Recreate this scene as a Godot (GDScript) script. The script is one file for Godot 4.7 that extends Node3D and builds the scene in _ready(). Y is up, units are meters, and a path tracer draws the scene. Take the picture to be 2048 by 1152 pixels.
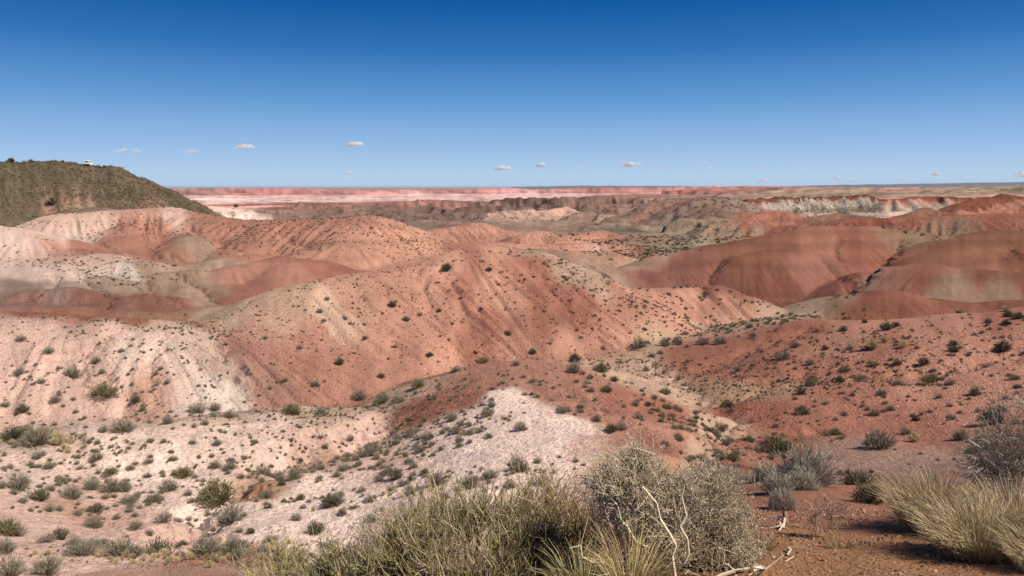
extends Node3D
# A viewpoint over eroded, banded desert hills. y is up, the camera looks along -z, metres.
# "depth" below is always the distance in front of the viewpoint, -z.

const ROWS := 1090
const COLS := 640
const EXPOSURE := 1.44
const SPREAD := 0.86
const KNOT_LOG := [0.18232, 2.39790, 3.13549, 5.03044, 6.22059, 7.31522, 9.68053]
const KNOT_ROW := [0.000000, 0.091743, 0.229358, 0.688073, 0.880734, 0.944954, 1.000000]

# Valley floors: x, y, depth
var FLOOR := [
	[-5, -0.25, -2],
	[5, 0.05, -2],
	[0, 0, 0],
	[-3, -0.25, 0.5],
	[4, 0.03, 1],
	[0, -0.13, 2.5],
	[-4, -1.25, 4],
	[-1.5, -0.85, 4.5],
	[-7, -2.45, 7],
	[0.2, -1.35, 6],
	[-1.5, -2.35, 7],
	[1.61, -0.33, 3.6],
	[2.41, -0.16, 3.3],
	[2.64, -0.66, 4.8],
	[1.97, -0.78, 5.2],
	[3.89, -1.11, 6.3],
	[4.7, -1.06, 6.2],
	[2.05, -1.08, 6.1],
	[3.05, -1.19, 6.4],
	[-3.55, -3.5, 9.5],
	[-6.06, -4.06, 11],
	[-6.61, -3.5, 9.5],
	[-7.17, -4.88, 14],
	[-9.76, -4.9, 15],
	[-7.01, -5.38, 16.5],
	[-3.58, -4.37, 12.5],
	[-3.49, -5.04, 15.3],
	[-6.72, -5.5, 17.6],
	[-1.38, -4.85, 15.8],
	[-0.21, -3.82, 12.3],
	[5.56, -6.5, 20],
	[4.5, -4.47, 14],
	[9.92, -6.01, 19.5],
	[6.39, -3.81, 12.5],
	[13.62, -5.62, 20],
	[20.09, -6.23, 27],
	[10.03, -7.08, 25],
	[14.03, -7.09, 26],
	[19.32, -6.95, 34],
	[25.25, -6.32, 36],
	[20.3, -7.36, 50],
	[24.23, -7.08, 49],
	[28.01, -6.37, 47],
	[31.31, -5.59, 45],
	[35.95, -5.5, 45],
	[17.58, -7.42, 41],
	[14.44, -7.76, 40],
	[11.87, -8.59, 40.5],
	[26.43, -9.53, 63],
	[9.17, -7.54, 29],
	[6.43, -7.26, 24.5],
	[9.26, -7.98, 33],
	[9.18, -8.49, 38.5],
	[8.52, -8.94, 45],
	[10.81, -9.07, 50],
	[16.75, -10.13, 62],
	[25.91, -11.89, 80],
	[35.66, -13.38, 98],
	[-5.74, -6.43, 22],
	[-4.58, -7.7, 29.5],
	[-7.84, -8.44, 35],
	[-3.5, -8.8, 41],
	[0.81, -8.99, 45.5],
	[-11.26, -7.95, 31],
	[-16.79, -7.08, 25],
	[-13.33, -7.03, 26.5],
	[-11.54, -7.48, 29],
	[-21.45, -7.76, 58],
	[-29.88, -7.19, 54],
	[-26.26, -7.77, 62],
	[-34.58, -7.03, 66],
	[-38.92, -6.86, 56],
	[-62.04, -5.4, 100],
	[-44.88, -7.32, 92],
	[-29.5, -7.82, 76],
	[-19.69, -8.65, 90],
	[-7.94, -7.61, 95],
	[11.46, -12.28, 96],
	[25.09, -12, 140],
	[47.97, -11.75, 190],
	[52.46, -12.86, 240],
	[16.07, -12.06, 110],
	[47.63, -12.73, 104],
	[28.03, -9.85, 57],
	[38.14, -9.35, 55],
	[-27.54, -7.65, 44],
	[-21.09, -7.75, 43],
	[-47.71, -6.85, 60],
	[-24.87, -6.35, 30],
	[-12.43, -3.85, 15],
	[42.05, -10.55, 80],
	[58.3, -10.85, 80],
	[69.41, -11.85, 105],
	[90.74, -11.35, 105],
	[72.08, -10.35, 170],
	[106.62, -10.35, 170],
	[135.4, -9.85, 170],
	[-104.03, -8.35, 150],
	[-83.36, -9.85, 170],
	[-48.82, -10.85, 170],
	[-12.6, -11.35, 150],
	[-138.06, -7.85, 160],
	[-77.66, -6.35, 90],
	[1.58, -11.35, 90],
	[-86.15, -14.35, 300],
	[15.44, -14.35, 300],
	[117.03, -13.35, 300],
	[218.63, -11.35, 300],
	[-187.74, -12.35, 300],
	[-258.86, -11.35, 300],
	[-416.12, -18.35, 600],
	[-172.3, -18.85, 600],
	[-9.75, -19.35, 600],
	[152.79, -17.35, 600],
	[315.34, -10.35, 600],
	[477.89, -7.35, 600],
	[-693.54, -26.35, 1000],
	[-287.17, -26.35, 1000],
	[-16.25, -25.35, 1000],
	[322.39, -14.35, 1000],
	[661.03, -8.35, 1000],
	[-1525.78, -46.35, 2200],
	[-482.77, -45.35, 2200],
	[262.24, -42.35, 2200],
	[1007.25, -20.35, 2200],
	[1752.26, -13.35, 2200],
	[-2774.14, -50.35, 4000],
	[-877.76, -50.35, 4000],
	[476.81, -46.35, 4000],
	[2102.28, -34.35, 4000],
	[3185.93, -32.35, 4000],
	[-5548.28, -48.35, 8000],
	[-130.04, -48.35, 8000],
	[5288.21, -53.35, 8000],
	[-9709.49, -38.35, 14000],
	[-227.57, -38.35, 14000],
	[9254.36, -58.35, 14000],
]
# Crest lines of the hills: [slope, rounding, half width of the flat top, soil, rill depth, rill frequency, joint softness, x, y, depth, x, y, depth ...]
var CRESTS := [
	[0.36, 2.6, 0.6, 0, 0.1, 0.5, 0.5, 1.29, -3.9, 13.5, 1.3, -4.88, 19.5, 1.14, -5.47, 25, 0.89, -6.09, 31.5], # near spur
	[0.32, 2.2, 0.3, 0, 0.12, 0.6, 0.3, -14, -5.15, 18.5, -12.18, -5.36, 20, -10.58, -5.47, 21, -8.55, -6, 23.5, -6.8, -6.56, 25.5, -5.23, -6.96, 27], # low mound
	[0.33, 3, 1, 0, 0.14, 0.5, 0.4, -28.77, -4.57, 36, -25.45, -4.8, 36.5, -22.04, -5.12, 37, -18.52, -5.47, 37.5, -15.87, -5.85, 38.5], # pink slope
	[0.44, 2.6, 0.3, 1, 0.14, 0.45, 0.5, -15.74, -5.99, 39.5, -14.98, -5.66, 42, -13.5, -4.72, 47, -10.68, -4.41, 52, -6.19, -4.23, 56, -3.93, -3.42, 59, -2.21, -3.14, 61, 0.46, -3.56, 62.5], # central hill
	[0.42, 2, 0.2, 1, 0.16, 0.45, 0.4, -1, -3.35, 62, 1.95, -4.49, 63, 4.62, -6.21, 64.5, 8.54, -7.48, 66], # central hill right
	[0.4, 1.6, 0.2, 2, 0.14, 0.5, 0.3, 9.13, -7.75, 67, 13.09, -7.89, 70, 19.79, -7.96, 72, 22.58, -9.05, 73], # central toe
	[0.35, 1.6, 0.2, 1, 0.06, 0.4, 0.3, -33.03, -5.58, 44, -28.57, -5.75, 46, -26.03, -6.34, 47, -22.67, -6.54, 48, -19.16, -6.4, 50], # red strip
	[0.5, 1, 0.2, 8, 0.12, 0.8, 0.15, -37.23, -6.27, 57, -35.98, -6.07, 57.5, -34.81, -6.07, 57.5, -33.19, -6.47, 57], # dark dome
	[0.5, 1, 0.2, 8, 0.12, 0.8, 0.15, -44.85, -6.4, 60, -42.41, -6.36, 60, -40.28, -6.7, 59.5], # dark dome left
	[0.5, 0.9, 0.2, 1, 0.1, 0.8, 0.15, -30.31, -6.92, 58.5, -28.96, -6.75, 59, -26.98, -7.16, 59], # dark dome2
	[0.5, 1, 0.2, 4, 0.12, 0.8, 0.15, -33.49, -6.84, 67, -31.9, -6.67, 67.5, -29.45, -7.25, 66], # tan dome
	[0.46, 1.2, 0.2, 4, 0.12, 0.8, 0.2, -34.68, -6.82, 74, -32.61, -6.68, 75, -30.22, -7.37, 74], # tan dome2
	[0.4, 1.2, 0.2, 4, 0.1, 0.8, 0.2, -20.82, -6.62, 47.5, -19.65, -6.49, 49.5, -18.51, -6.52, 51], # strip tan
	[0.36, 3, 0.3, 5, 0.25, 0.35, 0.4, -67.48, -1.54, 86, -58.99, -2.97, 86, -54.97, -3.77, 85, -49.9, -5.15, 83, -44.39, -5.72, 80, -40.17, -5.96, 77], # white slope
	[0.46, 2, 0.2, 1, 0.12, 0.8, 0.2, -31.47, -7.37, 74, -29.15, -6.59, 78, -25.31, -5.92, 81, -21.74, -6.65, 84, -17.36, -7.96, 86], # mid dome
	[0.5, 1.8, 0.2, 1, 0.08, 0.8, 0.2, -23.95, -6.03, 81, -23.5, -6.93, 75, -23.42, -7.79, 70], # mid dome front
	[0.42, 3, 0.3, 2, 0.35, 0.5, 0.4, -73.5, -4.9, 112, -70.49, -2.49, 118, -63.87, -2.06, 122, -57.44, -1.63, 124, -50.87, -2.71, 122, -44.1, -3.56, 119, -36.32, -3.47, 117, -27.75, -3.11, 114, -21.86, -2.58, 112, -16.96, -4.65, 113, -11.58, -6.47, 112, -6.71, -7.91, 112], # long hill
	[0.5, 1.6, 0.2, 4, 0.3, 0.5, 0.2, -47.45, -4.9, 112, -45.09, -5.61, 103, -43.98, -6.5, 97], # long spur
	[0.46, 1.8, 0.2, 2, 0.3, 0.5, 0.2, -60.82, -3.56, 119, -56.77, -4.88, 108, -53.69, -6.07, 100], # long spur3
	[0.42, 2, 0.2, 2, 0.3, 0.5, 0.3, -39.17, -4.59, 116, -37.3, -6.03, 104, -36.16, -6.82, 97], # long spur4
	[0.5, 1, 0.2, 4, 0.2, 0.5, 0.2, -35.22, -6.93, 88, -34.41, -6.79, 89, -32.26, -7.05, 88], # knob
	[0.36, 3, 0.2, 2, 0.25, 0.3, 0.6, -21.64, -2.65, 112, -21.97, -5.47, 101, -22.81, -7.42, 93], # long spur2
	[0.46, 5, 0.5, 3, 0.1, 0.7, 0.4, 14, -11.33, 103, 18.48, -9.87, 107, 24.36, -8.42, 111, 32.92, -7.08, 115, 42.79, -5.94, 119, 52.83, -4.87, 126, 64.26, -5.38, 134, 83.84, -7.67, 146], # red dome
	[0.54, 3.2, 0.3, 3, 0.08, 0.8, 0.2, 33.58, -8.27, 107, 37.66, -7.46, 108.5, 41.49, -7.36, 109, 43.52, -7.9, 108.5], # front dome
	[0.5, 2.5, 0.3, 3, 0.08, 0.8, 0.2, 22.68, -9.07, 110, 22.25, -10.12, 106, 21.32, -11.19, 103], # left lobe
	[0.46, 4, 0.5, 3, 0.08, 0.8, 0.25, 64.26, -5.38, 134, 61.28, -7.1, 124, 58.34, -8.57, 117], # back lobe
	[0.46, 4, 0.5, 3, 0.09, 0.8, 0.2, 49.1, -11.87, 105, 54.63, -10.27, 110, 64.97, -7.7, 117, 80.29, -5.6, 124, 98.12, -5.95, 130], # right hill
	[0.42, 4, 0.4, 3, 0.08, 0.8, 0.25, 85.84, -5.97, 126, 80.02, -7.7, 116, 75.31, -9.07, 110], # right fold
	[0.42, 3.5, 0.4, 3, 0.08, 0.8, 0.25, 70.58, -6.81, 120, 63.39, -8.33, 110, 57.38, -9.09, 103], # right fold2
	[0.4, 3.5, 0.5, 1, 0.07, 0.8, 0.4, 46.6, -10.69, 99, 50.79, -8.79, 97, 53.56, -8.19, 95, 58.14, -8.68, 93, 64.38, -8.94, 92, 73.04, -8.57, 92], # right mid
	[0.42, 2.8, 0.4, 3, 0.06, 0.9, 0.4, 27.83, -10.37, 68, 32.08, -8.95, 71, 36.89, -8.46, 72, 41.34, -9.25, 72, 45.14, -9.58, 71, 48.76, -9.13, 70, 55.88, -8.99, 70], # right low
	[0.36, 3, 0.3, 4, 0.4, 0.3, 0.6, -0.9, -6.74, 96, 3.92, -6.94, 104, 8.75, -8.39, 103, 13.06, -10.25, 104], # tan hill
	[0.34, 3, 0.3, 4, 0.4, 0.3, 0.6, 6.03, -8.26, 118, 14.8, -9.27, 125, 19.74, -11.28, 124], # tan hill2
	[0.42, 3, 0.4, 2, 0.5, 0.2, 0.5, -24.73, -10.47, 190, -19.3, -9.51, 200, -9.47, -8.28, 205, -1.92, -10.33, 205], # pink low
	[0.42, 3, 0.4, 2, 0.5, 0.2, 0.5, 2.04, -10.73, 190, 7.32, -9.75, 195, 12.24, -10.98, 190], # pink low
	[0.42, 3, 0.4, 2, 0.5, 0.2, 0.5, 14.58, -11.43, 205, 25.01, -10.6, 212, 32.48, -12.53, 205, 37.8, -13.28, 190], # pink low
	[0.42, 3, 0.4, 2, 0.5, 0.2, 0.5, -9.48, -9.94, 150, -2.5, -9.7, 155, 3.68, -10.3, 152], # pink low
	[0.42, 3, 0.4, 2, 0.5, 0.2, 0.5, 6.02, -10.93, 160, 17.6, -10.76, 168, 28.39, -11.32, 165], # pink low
	[0.6, 1.2, 3, 6, 0.45, 0.16, 1, -262.85, 12.67, 300, -238.06, 12.98, 320, -213.78, 13.08, 335, -191.18, 11.98, 342, -183.33, 11.16, 345], # mesa
	[0.58, 1.2, 0.3, 6, 0.45, 0.16, 0.5, -183.92, 10.29, 346, -182.08, 7.4, 350, -173.96, 6.6, 358, -167.11, 1.17, 362, -155.93, -5.12, 366, -143.67, -12.49, 368], # mesa nose
	[0.4, 4, 0.5, 6, 0.4, 0.2, 1, -142.51, -3.12, 190, -133.41, -4.93, 195, -125.03, -6.16, 190], # mesa foot
	[0.42, 4, 0.5, 5, 0.3, 0.2, 0.8, -96.84, -6.11, 150, -96.3, -3.37, 165, -93.53, -2.91, 168, -88.07, -3.81, 165], # mesa knoll
	[0.45, 3, 0.5, 1, 0.8, 0.12, 0.6, 59.86, -8.47, 215, 73.59, -8.96, 205, 85.9, -6.28, 190, 102.18, -5.7, 185, 123.93, -5.14, 190, 153.21, -4.93, 195], # red shelf
	[0.35, 4, 0.5, 1, 0.4, 0.2, 0.6, 93.94, -5.79, 170, 102.18, -5.13, 165, 118.67, -4.47, 165], # right red
	[0.5, 3, 0.3, 1, 0.6, 0.12, 0.6, 79.93, -9.81, 262, 93.05, -6.75, 270, 97.75, -7.22, 268, 102.92, -10.5, 258], # red peak
	[0.48, 3, 0.3, 1, 0.6, 0.12, 0.6, 77.4, -10.44, 285, 89.86, -8.11, 295, 99.75, -8.9, 295], # red peak2
	[0.5, 3, 0.3, 7, 0.6, 0.12, 0.6, 104.43, -9.11, 262, 119.2, -7.35, 272, 125.42, -8.59, 262], # dark peak
	[0.48, 3, 0.3, 1, 0.6, 0.12, 0.6, 124.55, -8.21, 240, 138.95, -5.35, 252, 145.66, -7.15, 246, 150.23, -8.21, 240], # brown peak
	[0.5, 3, 0.5, 11, 0.8, 0.1, 0.8, 192.91, -6.64, 330, 215.2, -3.59, 345, 230.96, -1.58, 350, 250.86, -2.51, 350, 297.31, -0.89, 350], # far right red
	[0.6, 3, 1.5, 10, 1.2, 0.1, 0.8, 209.32, -4.85, 410, 228.32, -3.01, 415, 255.72, -4.31, 410], # pink cliff
	[0.66, 2, 2, 9, 1.2, 0.12, 0.5, 139.65, -6.78, 440, 160.68, -3.99, 450, 186.7, -3.76, 455, 210.15, -3.99, 450, 219.85, -6.58, 445, 227.65, -6.49, 440], # white cliff
	[0.42, 5, 1, 7, 1.5, 0.08, 1, 46.62, -14.55, 330, 63.03, -7.98, 355, 74.45, -4.62, 365, 95.18, -3.12, 380, 121.57, -4.69, 400], # brown hill
	[0.4, 5, 0.5, 7, 1.2, 0.08, 1, 82.73, -4.45, 330, 88.15, -6.76, 310, 89.39, -8.48, 300], # brown hill2
	[0.45, 1.5, 0.1, 7, 0.4, 0.2, 0.4, 44.5, -12.87, 270, 47.35, -12.07, 272, 49.93, -13.05, 270], # pyramid
	[0.5, 2, 0.5, 7, 0.6, 0.15, 0.5, 32, -11.94, 380, 38.83, -10.33, 385, 44.69, -11.69, 380], # dark table
	[0.42, 4, 1, 7, 3.5, 0.05, 0.6, -161.2, -15.91, 520, -138.45, -14.07, 540, -106.13, -12.42, 560, -80.78, -14.79, 540], # far brown
	[0.42, 4, 1, 7, 3.5, 0.05, 0.6, -209.87, -14.93, 760, -178.93, -13.81, 780, -145.92, -17.19, 770], # far brown
	[0.42, 4, 1, 7, 3.5, 0.05, 0.6, -109.26, -13.62, 700, -83.52, -11.19, 720, -59.52, -11.19, 720, -30.3, -12.43, 710], # far brown
	[0.42, 4, 1, 7, 3.5, 0.05, 0.6, -31.58, -12.04, 740, -7.09, -9.39, 760, 18.23, -8.89, 760, 52.29, -11.06, 740], # far brown
	[0.42, 4, 1, 7, 3.5, 0.05, 0.6, 46.07, -10.24, 720, 71.98, -8.12, 740, 111.41, -7.63, 740, 142.02, -8.81, 720], # far brown
	[0.42, 4, 1, 7, 3.5, 0.05, 0.6, -98.71, -14.65, 560, -75.07, -12.15, 580, -54.79, -13.81, 570], # far brown
	[0.42, 4, 1, 7, 3.5, 0.05, 0.6, -46.36, -14.65, 560, -9.29, -13.69, 580, 20.94, -14.65, 560], # far brown
	[0.42, 4, 1, 7, 3.5, 0.05, 0.6, -156.46, -16.59, 430, -136.47, -14.96, 440, -112.93, -14.67, 440], # far brown
	[0.42, 4, 1, 7, 3.5, 0.05, 0.6, -158.84, -13.72, 400, -151.73, -11.65, 410, -145.23, -11.26, 415, -136.46, -13.91, 405], # far brown
	[0.1, 60, 30, 1, 12, 0, 6, -4560.2, -13.12, 5600, -3069.66, -9.42, 5600, -2365.9, -5.86, 5700, -1790.12, -6, 5800, -1207.11, -13.12, 5600, -983.53, -11.27, 5600, -849.52, -17.14, 5700, -654.71, -18.13, 6000], # far scarp
	[0.1, 60, 30, 1, 12, 0, 6, -752.55, -21.92, 6500, -434.63, -7.05, 6600, 117.6, -5.07, 6800, 819.42, -2.96, 7000, 1517.66, 1.65, 7000, 1843.21, 10.87, 7000, 2152.27, 10.61, 6800, 2423.89, 3.89, 6800], # far scarp2
	[0.06, 60, 60, 1, 1, 0, 6, 1582.62, 6.59, 5000, 1748.72, -1.12, 4200, 1961.47, -3.36, 3800, 2032.28, 1.65, 3300, 2042.69, 5.6, 3000, 2188.73, 12.72, 2800], # far scarp3
	[0.12, 20, 20, 1, 0.5, 0.01, 3, 934.32, -5.27, 1500, 987.65, -0.26, 1450, 1094.56, 5.34, 1400], # green bench
	[0.42, 3, 0.5, 7, 2, 0.07, 0.5, 75.01, -14.18, 520, 95.85, -11.92, 540, 111.8, -13.08, 530], # far fold
	[0.42, 3, 0.5, 7, 2, 0.07, 0.5, 17.58, -13.91, 470, 33.97, -12.32, 480, 42.7, -13.91, 470], # far fold
	[0.42, 3, 0.5, 7, 2, 0.07, 0.5, 62.44, -11.84, 600, 97.57, -10.64, 620, 112.31, -12.06, 610], # far fold
	[0.42, 3, 0.5, 7, 2, 0.07, 0.5, 147.11, -8.18, 620, 177.41, -7.65, 640, 203.06, -8.92, 640], # far fold
	[0.42, 3, 0.5, 7, 2, 0.07, 0.5, -104.99, -13.93, 420, -95.23, -12.62, 440, -85.35, -12.05, 450, -67.25, -14.3, 430], # far fold
	[0.42, 3, 0.5, 7, 2, 0.07, 0.5, -48.22, -14.08, 440, -28.26, -13.24, 450, -12.94, -14.08, 440], # far fold
	[0.42, 3, 0.5, 7, 2, 0.07, 0.5, -7.22, -13.54, 450, 11.3, -12.97, 470], # far fold
	[0.42, 3, 0.5, 7, 2, 0.07, 0.5, 62.89, -9.29, 250, 72.33, -9.03, 260, 74.61, -9.79, 250], # far fold
	[0.42, 3, 0.5, 7, 2, 0.07, 0.5, 30.3, -13.36, 290, 41.37, -12.68, 300, 45.84, -13.36, 290], # far fold
]

# Gullies cut into the slopes: [width, depth, x, depth, x, depth ...]
var GULLIES := [
	[1.1, 1, 65.61, 125.94, 60.75, 117.91, 56.15, 112.39, 46.21, 96.18, 42.93, 93.06],
	[0.7, 0.45, 52.83, 120.05, 49.12, 113.41, 46.47, 103.35],
	[0.8, 0.6, 29.96, 106.81, 27.15, 102.73, 17.64, 69.18],
	[0.7, 0.35, 43.68, 105.22, 44.44, 101.81, 42.99, 93.90],
	[0.8, 0.5, 77.35, 115.46, 75.35, 110.06],
	[0.45, 0.5, -30.03, 54.28, -31.83, 58.50, -35.40, 62.67, -41.33, 70.01],
	[0.45, 0.4, -36.27, 55.43, -36.17, 57.80, -40.30, 65.55, -42.94, 69.18],
	[0.45, 0.4, -35.89, 70.86, -27.86, 59.20, -25.96, 57.97],
	[0.35, 0.3, -36.32, 69.39, -32.36, 64.19, -28.01, 57.80],
	[0.5, 0.5, -33.74, 74.11, -29.23, 69.18, -24.39, 60.46],
	[0.9, 0.7, -60.35, 106.49, -47.66, 89.24, -46.62, 95.61, -41.51, 94.18],
	[0.9, 0.7, -36.26, 99.11, -42.13, 105.54, -45.52, 108.75, -49.43, 115.46],
	[0.8, 0.5, -57.90, 117.91, -55.01, 111.72, -50.91, 102.43],
	[0.8, 0.5, -25.14, 97.34, -29.54, 103.66, -33.95, 109.08],
	[0.7, 0.5, -39.16, 97.92, -35.66, 95.61, -33.16, 101.81],
	[0.7, 0.5, -6.72, 17.60, -6.61, 15.52, -5.90, 12.93, -5.67, 11.85],
	[0.8, 0.4, -5.91, 22.03, -6.46, 19.90, -6.65, 17.76],
	[0.9, 0.35, -4.01, 25.82, -4.81, 24.32, -5.79, 22.16],
	[1.3, 0.4, 9.32, 33.21, 14.36, 36.22, 19.22, 33.81, 24.78, 35.58],
	[1, 0.3, 10.68, 41.33, 14.57, 44.67, 18.72, 46.03],
	[0.7, 0.3, -20.56, 33.21, -18.97, 31.56, -16.76, 31.00, -10.87, 22.57],
	[0.5, 0.25, -16.73, 35.26, -16.55, 33.31, -15.96, 31.56],
	[0.5, 0.25, -19.43, 36.33, -19.26, 33.31, -18.75, 31.94],
	[0.5, 0.35, -14.55, 35.79, -12.80, 33.61, -11.89, 31.65],
	[0.9, 0.35, -5.31, 54.60, -3.16, 49.46, -1.99, 45.48],
	[0.6, 0.25, -7.07, 53.95, -5.39, 48.29, -2.90, 45.08, -1.36, 45.21],
	[0.5, 0.2, -10.97, 50.06, -8.84, 45.76, -6.49, 42.33],
	[0.8, 0.3, 1.41, 58.15, 3.88, 53.95, 6.32, 49.61],
	[0.6, 0.25, 2.87, 55.76, 5.56, 52.36, 8.29, 49.17],
	[0.6, 0.2, 2.17, 24.98, 2.93, 21.57, 3.64, 17.60],
	[0.7, 0.3, 5.93, 20.44, 8.97, 25.98, 10.96, 26.45],
	[0.6, 0.3, 8.93, 28.85, 6.79, 23.46, 5.09, 19.66, 3.95, 14.97],
	[0.7, 0.25, 8.98, 29.02, 9.15, 33.41, 8.83, 38.12, 8.36, 44.14],
]

var depth_of := PackedFloat32Array()
var height := PackedFloat32Array()
var soil_of := PackedInt32Array()      # which crest line a point of the ground belongs to, -1 for the floor
var below := PackedFloat32Array()      # metres under that crest
var streak := PackedFloat32Array()     # pattern that runs down the slope
var big_noise := FastNoiseLite.new()
var mid_noise := FastNoiseLite.new()
var fine_noise := FastNoiseLite.new()
var rill_noise := FastNoiseLite.new()
var rng := RandomNumberGenerator.new()

func _ready() -> void:
	rng.seed = 20240
	set_view()
	set_sky()
	set_noises()
	build_heights()
	build_ground()
	build_plant_meshes()
	place_shrubs()
	scatter_small_plants()
	scatter_stones()
	plant_foreground()
	plant_far_trees()
	park_van()
	build_far_mesas()
	build_clouds()


func set_view() -> void:
	var cam := Camera3D.new()
	cam.name = "camera"
	cam.fov = rad_to_deg(2.0 * atan(576.0 / 1490.0))
	cam.near = 0.05
	cam.far = 90000.0
	cam.position = Vector3(0, 1.65, 0)
	cam.rotation.x = -atan(202.0 / 1490.0)
	add_child(cam)
	cam.current = true

func set_sky() -> void:
	var env := Environment.new()
	var sky := Sky.new()
	# clear air, deep blue overhead and pale near the horizon: sine of the elevation, then red, green, blue
	var air := [[-1.0, 0.30, 0.18, 0.13], [-0.06, 0.30, 0.20, 0.16], [0.0, 0.53, 0.715, 0.89], [0.011, 0.49, 0.675, 0.86], [0.047, 0.325, 0.525, 0.81], [0.111, 0.118, 0.32, 0.655], [0.172, 0.026, 0.168, 0.47], [0.225, 0.003, 0.104, 0.362], [0.4, 0.002, 0.07, 0.26], [1.0, 0.002, 0.045, 0.17]]
	var picture := Image.create_empty(128, 1024, false, Image.FORMAT_RGBF)
	for y in 1024:
		var e := sin((0.5 - (y + 0.5) / 1024.0) * PI)
		var k := 0
		while k < air.size() - 2 and e > air[k + 1][0]:
			k += 1
		var f := clampf((e - air[k][0]) / (air[k + 1][0] - air[k][0]), 0.0, 1.0)
		var c := Color(lerpf(air[k][1], air[k + 1][1], f), lerpf(air[k][2], air[k + 1][2], f), lerpf(air[k][3], air[k + 1][3], f)) * (1.0 / EXPOSURE)
		picture.fill_rect(Rect2i(0, y, 128, 1), c)
	var dome := PanoramaSkyMaterial.new()
	dome.panorama = ImageTexture.create_from_image(picture)
	sky.sky_material = dome
	env.background_mode = Environment.BG_SKY
	env.sky = sky
	env.tonemap_mode = Environment.TONE_MAPPER_LINEAR
	env.tonemap_exposure = EXPOSURE
	# a little dry haze, seen only over tens of kilometres
	env.fog_enabled = true
	env.fog_density = 0.000011
	env.fog_light_color = Color(0.72, 0.80, 0.92)
	env.sdfgi_enabled = true
	env.ssao_enabled = true
	env.ssil_enabled = true
	var world := WorldEnvironment.new()
	world.name = "daylight"
	world.environment = env
	add_child(world)
	var sun := DirectionalLight3D.new()
	sun.name = "sun"
	sun.light_energy = 1.6
	sun.light_color = Color(1.0, 0.95, 0.88)
	sun.light_angular_distance = 0.5
	sun.shadow_enabled = true
	sun.basis = Basis.looking_at(-Vector3(0.80, 1.0, 0.36))
	add_child(sun)

func noise(n: FastNoiseLite, seed_number: int, octaves: int) -> void:
	n.seed = seed_number
	n.noise_type = FastNoiseLite.TYPE_SIMPLEX
	n.frequency = 1.0
	n.fractal_type = FastNoiseLite.FRACTAL_FBM
	n.fractal_octaves = octaves

func set_noises() -> void:
	noise(big_noise, 11, 3)
	noise(mid_noise, 23, 4)
	noise(fine_noise, 37, 3)
	noise(rill_noise, 51, 3)

func row_log(i: float) -> float:
	# rows lie closer together where slopes face the viewpoint
	for k in KNOT_ROW.size() - 1:
		if i <= KNOT_ROW[k + 1] * (ROWS - 1.0):
			return lerpf(KNOT_LOG[k], KNOT_LOG[k + 1], (i / (ROWS - 1.0) - KNOT_ROW[k]) / (KNOT_ROW[k + 1] - KNOT_ROW[k]))
	return KNOT_LOG[KNOT_LOG.size() - 1]

# ---------------------------------------------------------------- the shape of the land
func build_heights() -> void:
	depth_of.resize(ROWS)
	for i in ROWS:
		depth_of[i] = exp(row_log(i)) - 3.0
	var total := ROWS * COLS
	height.resize(total)
	soil_of.resize(total)
	below.resize(total)
	streak.resize(total)
	soil_of.fill(-1)
	lay_floor()
	for k in CRESTS.size():
		raise_crest(k, CRESTS[k])
	for g in GULLIES:
		cut_gully(g)
	roughen()

func cut_gully(g: Array) -> void:
	var wide: float = g[0]
	var lo := Vector2(INF, INF)
	var hi := -lo
	var pts := PackedVector2Array()
	for q in range(2, g.size(), 2):
		var p := Vector2(g[q], g[q + 1])
		pts.append(p)
		lo = lo.min(p)
		hi = hi.max(p)
	lo -= Vector2.ONE * wide * 2.0
	hi += Vector2.ONE * wide * 2.0
	for i in range(int(row_at(lo.y)), mini(int(row_at(hi.y)) + 2, ROWS)):
		var d := depth_of[i]
		var span := SPREAD * (d + 3.0)
		for j in range(clampi(int((lo.x / span * 0.5 + 0.5) * (COLS - 1)), 0, COLS - 1), clampi(int((hi.x / span * 0.5 + 0.5) * (COLS - 1)) + 2, 0, COLS)):
			var p := Vector2((2.0 * j / (COLS - 1.0) - 1.0) * span, d)
			p += Vector2(mid_noise.get_noise_2d(p.x * 0.4 / wide, d * 0.4 / wide), mid_noise.get_noise_2d(p.x * 0.4 / wide + 50.0, d * 0.4 / wide)) * wide * 0.9
			var near := INF
			for q in pts.size() - 1:
				near = minf(near, p.distance_to(Geometry2D.get_closest_point_to_segment(p, pts[q], pts[q + 1])))
			if near < wide * 1.6:
				var f := 1.0 - near / (wide * 1.6)
				height[i * COLS + j] -= g[1] * f * f

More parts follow.
